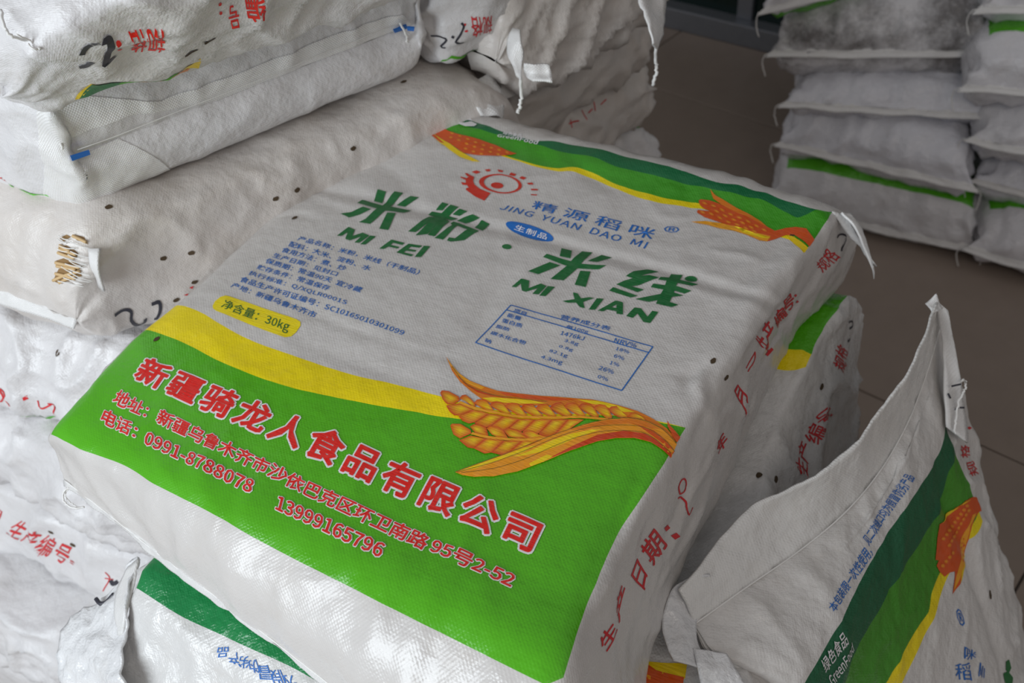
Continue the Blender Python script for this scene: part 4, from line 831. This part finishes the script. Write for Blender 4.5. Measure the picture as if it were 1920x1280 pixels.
tube('thread_tail', [at(112, 270, 1.02), at(122, 296, 1.0), at(128, 318, .985), at(122, 338, .97), at(126, 352, .96)], .0014, M_THREAD, sB.parent, fuzz=.0005)
tube('thread_tail', [at(748, 44, 1.012), at(760, 62, 1.0), at(764, 80, .985), at(762, 97, .975)], .0014, M_THREAD, sB.parent, fuzz=.0005)
rb = Print(sB, 'red_lettering', I_RED2, .0006, .006); rb.text('工', [(0, 328), (7, 328), (9, 348), (0, 346)], bold=.03)
gb = Print(sB, 'green_edge_print', ink('light_green_ink', hexl('58c01c')), .0007, .006); gb.poly([(0, 373), (50, 372), (75, 380), (116, 388), (150, 384), (175, 378), (150, 396), (112, 400), (60, 398), (0, 394)]); gb.build()
seam(sC, 0, width=.016, droop=.004, seed=33, tails=False, thread=False)
mark(sC.parent, [at(140, 587, .832), at(188, 593, .832), at(189, 599, .829), at(165, 596, .829)])
tube('thread_tail', [at(186, 592, .83), at(176, 604, .825), at(156, 600, .825), at(150, 612, .82)], .001, M_THREAD, sC.parent, fuzz=.0004)
holes(sC, [(660, 278), (516, 372), (555, 355), (357, 472), (307, 485), (364, 527), (330, 561), (205, 372 + 20), (757, 155), (435, 262), (640, 178)], .0034)
mk = Print(sC, 'marker_handwriting', I_MARK, .0008, .006)
for st in ([(213, 587), (232, 580), (246, 584), (246, 600), (258, 610), (270, 604), (272, 596)], [(284, 570), (298, 566), (300, 580), (292, 596), (296, 604)]): mk.ribbon(st, .0042); mk.flush()
rc = Print(sC, 'red_lettering', I_RED2, .0007, .006); rc.poly([(343, 551), (352, 548), (350, 552)]); rc.flush(); rc.poly([(354, 538), (362, 534), (360, 540)]); rc.build()
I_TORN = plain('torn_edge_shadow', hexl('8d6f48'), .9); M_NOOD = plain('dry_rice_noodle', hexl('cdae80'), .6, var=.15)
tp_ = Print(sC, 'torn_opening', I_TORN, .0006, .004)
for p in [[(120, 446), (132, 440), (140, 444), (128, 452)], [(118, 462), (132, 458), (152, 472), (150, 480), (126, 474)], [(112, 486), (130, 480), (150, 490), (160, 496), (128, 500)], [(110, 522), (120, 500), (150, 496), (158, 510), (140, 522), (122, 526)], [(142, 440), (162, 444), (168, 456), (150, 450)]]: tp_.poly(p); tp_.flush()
nd = [((122, 464), (150, 474)), ((120, 470), (148, 480)), ((116, 488), (156, 496)), ((118, 494), (150, 500)), ((112, 520), (156, 502)), ((124, 524), (150, 512)), ((144, 442), (166, 452)), ((116, 508), (150, 516)), ((122, 458), (140, 468))]
for a, b in nd: tube('dry_noodle', sC.place([sC.pick(*a), sC.pick((a[0] + b[0]) / 2, (a[1] + b[1]) / 2), sC.pick(*b)], .0020), .0017, M_NOOD, sC.parent)
fr = random.Random(4)
for k in range(16):
    y = 442 + k * 5.2; x = 128 + fr.uniform(-14, 16); a, b = (x, y), (x + fr.uniform(16, 40), y + fr.uniform(4, 12))
    tube('frayed_fibre', sC.place([sC.pick(*a), sC.pick((a[0] + b[0]) / 2, (a[1] + b[1]) / 2 + 2), sC.pick(*b)], .0032), .00055, M_THREAD, sC.parent)
strip('torn_flap', sC.place([sC.pick(170, 462), sC.pick(172, 490), sC.pick(184, 530)], .002), sC.place([sC.pick(186, 458), sC.pick(184, 490), sC.pick(190, 525)], .012), M_HEM, sC.parent, seed=40, wav=.003)
for k, (A, B) in enumerate([([at(905, 116, .90), at(930, 140, .89), at(938, 190, .87)], [at(930, 112, .90), at(962, 140, .88), at(966, 180, .865)]), ([at(862, 172, .905), at(885, 200, .895), at(900, 218, .885)], [at(918, 136, .905), at(935, 180, .885), at(942, 226, .87)])]):
    strip('crumpled_gusset', A, B, M_HEM, sC.parent, seed=44 + k, wav=.012, nv=10, cr=.004)
rd = Print(sD, 'red_lettering', I_RED2, .0006, .006)
for st in ([(0, 714), (12, 738), (22, 732), (10, 718), (28, 742), (32, 746)], [(78, 745), (84, 757), (104, 752)], [(98, 750), (112, 753), (110, 770)]): rd.ribbon(st, .002); rd.flush()
rd.poly([(56, 735), (62, 733), (64, 739), (58, 740)]); rd.build()
gd = Print(sD, 'green_edge_print', I_DG if 0 else ink('leaf_green_ink', hexl('4fae18')), .0007, .006); gd.poly([(42, 769), (68, 769), (90, 784), (98, 790), (70, 780)]); gd.build(); holes(sD, [(116, 660)], .004)
rf = Print(sF, 'red_lettering', I_RED2, .0006, .006)
rf.text('生产编号', [(38, 972), (146, 1022), (124, 1058), (10, 1000)], bold=.008, space=1.05); rf.text('：', [(138, 1044), (146, 1050), (142, 1056), (134, 1050)], bold=.01)
rf.text('日', [(-8, 950), (6, 958), (2, 972), (-12, 964)], bold=.01); rf.ribbon([(205, 1066), (214, 1078), (208, 1094)], .0018); rf.ribbon([(206, 1076), (220, 1080)], .0016); rf.build()
mf = Print(sF, 'marker_handwriting', I_MARK, .001, .006); mf.ribbon([(216, 1080), (222, 1086), (228, 1084)], .006); mf.build()
mf = Print(s2, 'marker_handwriting', I_MARK, .004, .006)
tube('marker_stroke', [at(180, 1122, .672), at(188, 1131, .672), at(200, 1128, .674), at(214, 1113, .68)], .0022, I_MARK, s2.parent)
holes(sF, [(103, 993), (142, 1018)], .004)
# --- sacks at the far side of the left pile
GF = 'sacks at the far side of the left pile'
gI = dict(du=.006, dv=.007)
TRi = [at(826, 60, 1.0), V3(.0, 1.09, 1.07), V3(.06, 1.14, 1.07)]; BRi = [at(828, 118, .94), at(890, 92, .94), at(948, 66, .94)]
TRi[0] = BRi[0] + V3(.005, -.01, .12)
sI = new_sack('white sack with a small hand-marked side behind the upper left sacks', rows_from([p + V3(-.26, .30, 0) for p in TRi], TRi, BRi, [p + V3(-.26, .30, 0) for p in BRi], tp=.03), None, GF, seed=50, bulge=.01, side=.01, rnd=.008, lump=.003, crease=.0022, pleat=.005, **gI)
pr = Print(sI, 'red_lettering', I_RED2, .0006, .006); pr.text('规格', [(917, 56), (880, 66), (880, 28), (918, 22)], bold=.006); pr.text('：', [(875, 54), (869, 57), (867, 42), (872, 39)], bold=.01)
mk = Print(sI, 'marker_handwriting', I_MARK, .0007, .006)
for st in ([(864, 40), (868, 46), (862, 60), (852, 72), (862, 76), (866, 74)], [(812, 62), (828, 64), (838, 70), (828, 84), (836, 86)], [(846, 64), (850, 66)]): mk.ribbon(st, .0028); mk.flush()
art = Print(sI, 'green_edge_print', I_ART, .0006, .006, split=False)
art.poly([(826, 122), (828, 110), (850, 112), (880, 96), (912, 88), (926, 76), (924, 90), (900, 96), (850, 122)], col=GREEN); art.poly([(924, 88), (926, 72), (950, 62), (944, 74)], col=YL); art.build()
def back_sack(label, b0, b1, z0, z1, back, seed, mat=None, **k):
    d = (b1 - b0); d /= np.linalg.norm(d); BR = [b0, (b0 + b1) / 2, b1]; TR = [p + V3(0, 0, z1 - z0) for p in BR]
    kk = dict(seed=seed, bulge=.02, side=.016, rnd=.014, lump=.006, crease=.003, pleat=.006, pl=.08, du=.007, dv=.007); kk.update(k)
    return new_sack(label, rows_from([p + back for p in TR], TR, BR, [p + back for p in BR], tp=.06, sz=.4), mat, GF, **kk)
sJ = back_sack('crumpled white sack at the top, with gathered corners hanging over the pile edge', at(1000, 180, .862), at(1196, 66, .865), .865, 1.05, V3(-.24, .27, .02), 52, M_PLAIN2, pleat=.010, crease=.004)
sK = back_sack('white sack below the crumpled one behind the big central sack', at(1000, 265, .74), at(1176, 152, .74), .74, .865, V3(-.26, .26, 0), 54, M_PLAIN2)
sL_ = back_sack('creased white sack with faint red print behind the big central sack', at(1080, 330, .615), at(1180, 250, .615), .615, .74, V3(-.26, .26, 0), 56, M_PLAIN2)
sN = back_sack('sack with a small green corner peeping out beyond the big central sack', at(1090, 400, .485), at(1182, 352, .485), .485, .60, V3(-.26, .26, 0), 58, cloth('green_ended_sack_cloth', W1, [(1, [(0, .03), (.3, .03), (.6, .03)], GREEN)], (.36, .4), crump=.8))
prl = Print(sL_, 'red_lettering', I_RED2, .0006, .006)
for st in ([(1070, 224), (1076, 240)], [(1068, 232), (1084, 226)], [(1092, 206), (1096, 224)], [(1104, 212), (1114, 204)], [(1116, 190), (1120, 208)], [(1128, 196), (1138, 186)]): 
    try: prl.ribbon(st, .002); prl.flush()
    except Exception: pass
for k, (par, A, B) in enumerate([
    (sJ, [at(962, 52, 1.0), at(950, 90, .98), at(962, 125, .965), at(975, 145, .955)], [at(976, 56, 1.0), at(980, 90, .985), at(978, 125, .965), at(976, 150, .955)]),
    (sJ, [at(982, 118, .97), at(984, 140, .955), at(1000, 155, .95)], [at(1030, 122, .965), at(1034, 138, .955), at(1036, 157, .95)]),
    (sJ, [at(1195, -5, 1.0), at(1210, 40, .98), at(1222, 82, .96)], [at(1243, -5, .98), at(1243, 30, .965), at(1231, 92, .945)])]):
    strip('gathered_corner', A, B, M_HEM, par.parent, seed=60 + k, wav=.006, nv=8, cr=.003)
tube('thread_tail', [at(974, 145, .955), at(977, 175, .93), at(975, 200, .915), at(970, 212, .91)], .0022, M_THREAD, sJ.parent, fuzz=.0006)
tube('thread_tail', [at(1228, 88, .945), at(1229, 115, .92), at(1231, 135, .91), at(1224, 160, .89)], .002, M_THREAD, sJ.parent, fuzz=.0006)
G2 = GF
for i in range(3): flat('plain white sack, %s at the far foot of the left pile' % ('third from the floor', 'second from the floor', 'lowest')[i], -.02, 1.56, .4, .34, .485 - .16 * (i + 1) if i < 2 else .004, .485 - .16 * i, math.radians(48), 62 + i, group=G2)
# --- sack at the right, head end up
TLr = [at(1764, 700, .722), at(1771, 800, .68), at(1800, 878, .62), at(1838, 965, .555), at(1893, 1170, .43), at(1925, 1330, .34)]
BLr = [at(1790, 690, .69), at(1812, 770, .635), at(1832, 860, .565), at(1860, 965, .50), at(1912, 1170, .37), at(1945, 1340, .28)]
TRr = [at(1400, 1245, .72), at(1492, 1292, .695)]; wr_ = (TRr[1] - TLr[1]) * 1.08; TRr += [TLr[k] + wr_ * (1, 1, 1, 1.02, 1.04, 1.05)[k] + V3(0, 0, -.004 * k) for k in range(2, 6)]
pv = TRr[3] - TRr[0]; pv /= np.linalg.norm(pv); un = np.cross(TRr[1] - TLr[1], pv); un /= np.linalg.norm(un)
BRr = [p - un * h for p, h in zip(TRr, (.02, .05, .08, .10, .12, .12))]
def r_mods(ring, t, nf, ng):
    s = np.arange(nf) / nf; pr = np.sin(np.pi * s) ** 1.1 * (1.1 - .3 * s)
    nb = ring.shape[1] - nf - 2 * ng; s2_ = np.arange(nb) / nb; pr2 = np.sin(np.pi * s2_) ** 1.1
    dv_ = V3(.030, -.022, -.030)
    ring[:, :nf] += dv_[None, None] * np.exp(-(t / .06) ** 2)[:, None, None] * pr[None, :, None]
    ring[:, nf + ng:nf + ng + nb] += dv_[None, None] * np.exp(-(t / .04) ** 2)[:, None, None] * pr2[None, :, None]
    g = np.exp(-((s - .13) / .035) ** 2); w_ = np.clip((t - .10) / .06, 0, 1) * np.clip((.45 - t) / .15, 0, 1)
    ring[:, :nf] -= un[None, None] * .008 * (w_[:, None] * g[None])[..., None]
    return ring
GRR = 'sacks at the right of the front pile'
rr_ = rows_from(TLr, TRr, BRr, BLr, seam0=(at(1762, 612, .755), at(1300, 1168, .738)), tp=.04)
sR_ = new_sack('white sack with dark and light green bands leaning at the lower right, head up', rr_, None, GRR, seed=80, bulge=.010, side=.006, rnd=.006, lump=.004, crease=.0022, pleat=.003, pl=.07, mods=r_mods, du=.005, dv=.005)
for px_, w_, d_ in [([(1640, 905), (1620, 940), (1640, 980)], .006, .0015), ([(1540, 970), (1580, 1010), (1600, 1060)], .008, .002), ([(1590, 950), (1620, 990), (1650, 1030)], .006, -.0015), ([(1350, 1200), (1420, 1215), (1490, 1262)], .010, .004), ([(1340, 1160), (1400, 1180), (1460, 1220)], .012, -.003), ([(1640, 1060), (1670, 1100), (1680, 1160), (1690, 1220)], .006, -.002), ([(1700, 1000), (1690, 1060), (1720, 1110)], .006, .0018), ([(1850, 950), (1870, 1060), (1890, 1170)], .006, .001)]: sR_.fold(px_, w_, d_)
sR_.commit()
D0 = [(1490, 1292), (1509, 1270), (1588, 1139), (1634, 1057), (1673, 991), (1726, 903), (1755, 850), (1769, 797)]
D1 = [(1560, 1330), (1581, 1280), (1607, 1214), (1647, 1149), (1686, 1077), (1722, 1024), (1745, 981), (1762, 935), (1776, 880), (1790, 842)]
Y0 = [(1630, 1330), (1660, 1280), (1713, 1188), (1739, 1145), (1752, 1100), (1790, 1020), (1830, 972), (1841, 965)]
Y1 = [(1660, 1340), (1690, 1280), (1722, 1215), (1748, 1160), (1770, 1100), (1800, 1035), (1838, 988), (1849, 982)]
M_R = cloth('right_sack_cloth', (.69, .67, .65), [(1, curve(sR_, D0), hexl('0a5c38')), (1, curve(sR_, D1), hexl('3f8c1c')), (1, curve(sR_, Y0), YEL), (1, curve(sR_, Y1), 'base')], (sR_.W, sR_.L), crump=.9, rough=.4)
sR_.obj.data.materials.clear(); sR_.obj.data.materials.append(M_R)
bl = Print(sR_, 'blue_lettering', I_BLUE, .0006, .006)
bl.text('本包装限一次性使用，', [(0, (1547, 1138), (1560, 1150)), (1, (1624, 1018), (1640, 1040))], bold=.006)
bl.text('见二次缝口均为假冒伪劣产品', [(0, (1617, 1008), (1632, 1024)), (1, (1692, 887), (1711, 897))], bold=.006)
bl.text('®', [(1789, 1141), (1800, 1140), (1808, 1172), (1796, 1174)], bold=0)
bl.text('咪', [(1802, 1208), (1826, 1222), (1824, 1232), (1800, 1240)], bold=.002); bl.text('稻', [(1786, 1244), (1812, 1240), (1816, 1275), (1788, 1272)], bold=.002); bl.text('MI', [(1830, 1240), (1842, 1252), (1840, 1270), (1826, 1266)], bold=.006)
wh = Print(sR_, 'white_lettering', I_WHITE, .0007, .006)
wh.text('绿色食品', [(1532, 1240), (1575, 1180), (1584, 1205), (1544, 1262)], bold=.012); wh.text('GreenFood', [(1546, 1268), (1592, 1202), (1598, 1218), (1556, 1286)], bold=.012)
d2 = Print(sR_, 'green_lettering', I_DG, .0007, .006)
d2.poly([(1886, 1240), (1892, 1236), (1897, 1252), (1892, 1262), (1886, 1256)]); d2.flush(); d2.poly([(1880, 1262), (1890, 1258), (1900, 1270), (1897, 1284), (1884, 1280)]); d2.build()
art = Print(sR_, 'maize_artwork', I_ART, .0006, .006, label='orange printed ear of grain with a long yellow leaf', split=False)
ZK = (1740, 900, 4.922)
art.lv = 0; art.poly([(95, 440), (95, 405), (180, 330), (260, 250), (340, 190), (420, 155), (440, 162), (485, 285), (430, 345), (410, 420), (390, 500), (365, 600), (345, 700), (330, 820), (290, 960), (220, 1050), (240, 940), (245, 840), (205, 850), (160, 890), (110, 840), (90, 790), (110, 740), (80, 735), (85, 600)], ZK, col=OR2)
art.lv = .0001; art.poly([(410, 320), (440, 300), (395, 420), (370, 540), (345, 690), (310, 840), (270, 950), (235, 1020), (255, 880), (300, 640), (340, 480)], ZK, col=GO)
art.poly([(345, 690), (352, 700), (335, 820), (290, 950), (300, 880), (320, 790)], ZK, col=YL); art.poly([(120, 400), (200, 320), (290, 240), (390, 175), (330, 205), (250, 265), (170, 340)], ZK, col=YL)
art.lv = .0002
for k in range(9): art.ellipse((145 + k * 26, 540 - k * 38), 22, 20, 30, ZK, n=8, col=OR2, centre=(145 + k * 26, 540 - k * 38), ccol=GO); art.ellipse((195 + k * 22, 600 - k * 40), 20, 24, 30, ZK, n=8, col=OR2, centre=(195 + k * 22, 600 - k * 40), ccol=GO)
for k in range(4): art.ellipse((140 + k * 30, 790 - k * 40), 22, 24, 20, ZK, n=8, col=OR2, centre=(140 + k * 30, 790 - k * 40), ccol=GO)
art.build(); holes(sR_, [(1860, 1115)], .0045)
rs_ = Print(sR_, 'red_side_lettering', I_RED2, .0006, .006)
for t, qd in [('格', [(1796, 832), (1812, 836), (1814, 858), (1798, 860)]), ('规', [(1806, 866), (1820, 864), (1827, 890), (1814, 896)])]: qd = [qd[3], qd[0], qd[1], qd[2]]; rs_.text(t, qd, bold=.006)
for x, y in ((1803, 808), (1812, 802)): rs_.poly([(x - 3, y), (x, y - 3), (x + 3, y), (x, y + 3)]); rs_.flush()
E_ = sR_.P[0, :sR_.nf + 1][::-1]; ki = np.linspace(0, len(E_) - 1, 8).astype(int); A = E_[ki]
B = [at(1275, 1105, .765), at(1330, 1035, .77), at(1404, 950, .775), at(1480, 915, .78), at(1550, 882, .785), at(1625, 800, .79), at(1705, 690, .80), at(1752, 566, .805)]
strip('hem_flap', A, B, cloth('thin_hem_cloth', (.76, .75, .73), weave=.3, crump=.7), sR_.parent, seed=82, wav=.004, nv=12, cr=.001, nu=120)
tube('stitching', hermite(np.linspace(0, 1, 8), A + un * .002, np.linspace(0, 1, 90)), .0008, M_THREAD, sR_.parent, sm=1)
strip('knotted_corner', [at(1738, 572, .80), at(1748, 590, .80)], [at(1755, 550, .81), at(1768, 578, .80)], M_HEM, sR_.parent, seed=83, wav=.006, cr=.004)
strip('gusset_fold', [at(1754, 562, .805), at(1766, 640, .76), at(1770, 740, .72), at(1774, 800, .695)], [at(1776, 580, .795), at(1796, 680, .74), at(1805, 770, .69), at(1812, 830, .665)], M_HEM, sR_.parent, seed=84, wav=.003)
tube('thread_tail', [at(1800, 716, .73), at(1808, 712, .73), at(1811, 726, .725), at(1804, 740, .72), at(1796, 760, .71), at(1792, 790, .70), at(1790, 815, .69)], .0012, M_THREAD, sR_.parent, fuzz=.0005)
for st in ([(1784, 724), (1792, 722), (1802, 720)], [(1786, 775), (1790, 768), (1798, 764)], [(1800, 764), (1808, 764)], [(1778, 738), (1782, 746)]): tube('marker_stroke', [at(x, y, .735 - (y - 720) * .0007) for x, y in st], .001, I_MARK, sR_.parent)
strip('crumpled_gusset', [at(1330, 1078, .765), at(1285, 1086, .76), at(1256, 1110, .755), at(1242, 1160, .75), at(1250, 1215, .745), at(1262, 1240, .742)], [at(1340, 1086, .745), at(1316, 1110, .742), at(1306, 1150, .74), at(1304, 1190, .738), at(1322, 1230, .735), at(1350, 1262, .73)], M_FILM, sR_.parent, seed=86, wav=.005, nv=16, cr=.0022, nu=60)
strip('crumpled_gusset', [at(1300, 1215, .742), at(1308, 1260, .735), at(1322, 1320, .72)], [at(1362, 1225, .735), at(1390, 1270, .725), at(1420, 1320, .71)], M_FILM, sR_.parent, seed=87, wav=.004, nv=12, cr=.002, nu=40)
flat('plain white sack in the middle below the leaning right sack', .50, .36, .56, .38, .158, .30, math.radians(62), 91, group=GRR)
flat('plain white sack on the floor below the leaning right sack', .50, .36, .58, .40, .004, .158, math.radians(60), 92, group=GRR)
# --- stacks on the floor at the back
M_B1 = cloth('grey_white_sack_cloth', (.74, .74, .79), crump=1.1, weave=0)
M_B2 = cloth('soiled_sack_cloth', (.74, .73, .75), crump=1.1, weave=0, dirt=.85, dirtcol=(.09, .08, .075))
M_B3 = cloth('green_top_sack_cloth', (.70, .69, .71), [(1, [(0, .10), (.2, .10), (.4, .10)], GREEN)], (.44, .7), crump=1.1, weave=0, rough=.3)
M_B4 = cloth('green_side_sack_cloth', (.74, .73, .76), [(1, [(0, .115), (.2, .115), (.4, .115)], GREEN)], (.44, .7), crump=1.1, weave=0)
M_B5 = cloth('green_underside_sack_cloth', (.74, .73, .76), [(1, [(0, .07), (.2, .07), (.4, .07)], GREEN)], (.44, .7), crump=1.1, weave=0, u0=.44 + .14)
def shelf(label, a, b, zs, z0, z1, back, seed, mat, tp=.06, group=None, **k):
    a = V3(a[0], a[1], 0); b = V3(b[0], b[1], 0); w_ = (b - a) / np.linalg.norm(b - a); n = V3(*back, 0); n /= np.linalg.norm(n); inn = .03
    TL = [a + w_ * inn + n * x + V3(0, 0, z1) for x in (tp, .19, .30, .38)]; TR = [b - w_ * inn + n * x + V3(0, 0, z1) for x in (tp, .19, .30, .38)]
    BL = [p - V3(0, 0, z1 - z0) for p in TL]; BR = [p - V3(0, 0, z1 - z0) for p in TR]
    kk = dict(seed=seed, bulge=.012, side=.02, rnd=.020, lump=.010, crease=.004, pleat=.007, pl=.12, du=.010, dv=.010); kk.update(k)
    s = new_sack(label, rows_from(TL, TR, BR, BL, seam0=(a + V3(0, 0, zs), b + V3(0, 0, zs)), tp=tp), mat, 'sacks of the left stack at the back' if seed < 105 else 'sacks of the right stack at the back', **kk)
    seam(s, 0, width=.018, droop=.002, seed=seed, ext=.018, tails=True); return s
P = lambda x, y, z: at(x, y, z)
bk_ = (.38, .92)
shelf('white sack with green underside, topmost of the left stack at the back', P(1436, 16, .575), P(1800, -60, .56), .58, .53, .67, bk_, 100, M_B5)
shelf('soiled grey-stained sack, second from the top of the left stack at the back', P(1452, 90, .445), P(1856, 102, .43), .44, .355, .53, bk_, 101, M_B2)
shelf('flattened pale sack just below the stained one in the back stack', P(1474, 190, .325), P(1868, 218, .32), .325, .275, .365, bk_, 102, M_B1)
shelf('pale creased sack resting on the lowest sack of the left back stack', P(1466, 262, .21), P(1822, 350, .20), .205, .14, .275, bk_, 103, M_B1)
s5 = shelf('glossy white sack with green top, on the floor under the left back stack', P(1440, 375, .05), P(1826, 466, .04), .045, .004, .14, bk_, 104, M_B3, tp=.045)
shelf('white sack with a green edge, topmost of the right stack at the back', P(1842, 10, .56), P(2200, 10, .56), .56, .50, .64, (.3, .95), 105, M_B4)
shelf('white sack with a hooked corner, second in the right back stack', P(1812, 158, .42), P(2160, 190, .42), .42, .35, .50, (.3, .95), 106, M_B4)
shelf('white sack with a pointed corner, third in the right back stack', P(1822, 258, .30), P(2170, 330, .30), .30, .235, .35, (.3, .95), 107, M_B4)
shelf('creased white sack, second from the floor in the right back stack', P(1832, 335, .19), P(2180, 420, .19), .19, .125, .235, (.3, .95), 108, M_B1)
shelf('white sack lying on the floor under the right back stack', P(1818, 462, .06), P(2170, 560, .06), .06, .004, .125, (.3, .95), 109, M_B4)
# ---------------------------------------------------------------- room: tiled floor, glazed partition at the back
M_TILE = plain('brown_floor_tile', hexl('93857a'), .42, .0002, 14, var=.12); M_GROUT = plain('dark_grout', hexl('4a423c'), .8); M_GLASS = plain('dark_green_glass', hexl('0e2522'), .08, var=.05); M_ALU = plain('brushed_aluminium', hexl('8b8f96'), .35, metal=.6); M_WALL = plain('painted_wall', hexl('8a8b88'), .7)
def box(name, c, sx, sy, sz, ang, mat, parent=None, bev=.0, kind=None):
    bm = bmesh.new(); bmesh.ops.create_cube(bm, size=1); bmesh.ops.scale(bm, vec=(sx, sy, sz), verts=bm.verts)
    if bev: bmesh.ops.bevel(bm, geom=bm.edges[:], offset=bev, segments=2, affect='EDGES', profile=.7)
    me = bpy.data.meshes.new(name); bm.to_mesh(me); bm.free(); me.materials.append(mat); o = bpy.data.objects.new(name, me); COL.objects.link(o)
    o.location = c; o.rotation_euler = (0, 0, ang)
    if parent is not None: o.parent = parent; o.location = np.array(c) - np.array(parent.location)
    if kind: o['kind'] = kind
    return o
wa = math.atan2(-.279, .347); wd = V3(math.cos(wa), math.sin(wa), 0); wn = V3(-wd[1], wd[0], 0)   # along the wall, and away from us
fl = box('floor', (.6, 1.0, -.03), 9, 9, .05, wa, M_GROUT, kind='structure')
t0 = at(1700, 770, 0); t1 = at(1920, 870, 0); dA = (t1 - t0) / np.linalg.norm(t1 - t0); u0 = at(1890, 1130, 0); u1 = at(1922, 1020, 0); dB = (u1 - u0) / np.linalg.norm(u1 - u0)
dA = V3(dA[0], dA[1], 0); dB = V3(-dA[1], dA[0], 0); dB = dB if dB @ (u1 - u0) > 0 else -dB
c0 = t0 + dA * ((u0 - t0) @ dA); S_ = .80
bm = bmesh.new(); bmesh.ops.create_cube(bm, size=1); bmesh.ops.scale(bm, vec=(S_ - .004, S_ - .004, .010), verts=bm.verts); bmesh.ops.bevel(bm, geom=[e for e in bm.edges if all(v.co.z > 0 for v in e.verts)], offset=.0015, segments=1, affect='EDGES')
tm = bpy.data.meshes.new('floor_tile'); bm.to_mesh(tm); bm.free(); tm.materials.append(M_TILE)
wall0 = at(1240, 50, 0)
for i in range(-7, 8):
    for j in range(-7, 8):
        p = c0 + dA * (i + .5) * S_ + dB * (j + .5) * S_
        if (p - wall0) @ wn > .28 or abs(p[0] - .6) > 3.6 or abs(p[1] - 1.0) > 3.4: continue
        o = bpy.data.objects.new('floor_tile', tm); COL.objects.link(o); o.parent = fl; o.matrix_parent_inverse = Matrix.Identity(4)
        L = fl.matrix_basis.inverted() @ Vector((p[0], p[1], -.005)); o.location = L; o.rotation_euler = (0, 0, math.atan2(dA[1], dA[0]) - wa)
wc = wall0 + wn * .06
box('baseboard_back', wc + wd * .2 + V3(0, 0, .035) - wn * .03, 7, .06, .07, wa, M_ALU, bev=.006, kind='structure')
wl_ = box('wall_back', wc + wd * .2 + V3(0, 0, 1.35) + wn * .10, 7, .05, 2.7, wa, M_WALL, kind='structure')
mp_ = at(1393, 38, .07)
k0 = (mp_ - wc) @ wd
for i in range(-4, 5):
    c = wc + wd * (k0 + i * .9)
    box('trim_%d' % (i + 5), c + V3(0, 0, 1.35), .05, .05, 2.56, wa, M_ALU, bev=.004, kind='structure')
    if i < 4: box('window_%d' % (i + 5), c + wd * .45 + V3(0, 0, 1.35), .85, .012, 2.56, wa, M_GLASS, kind='structure')
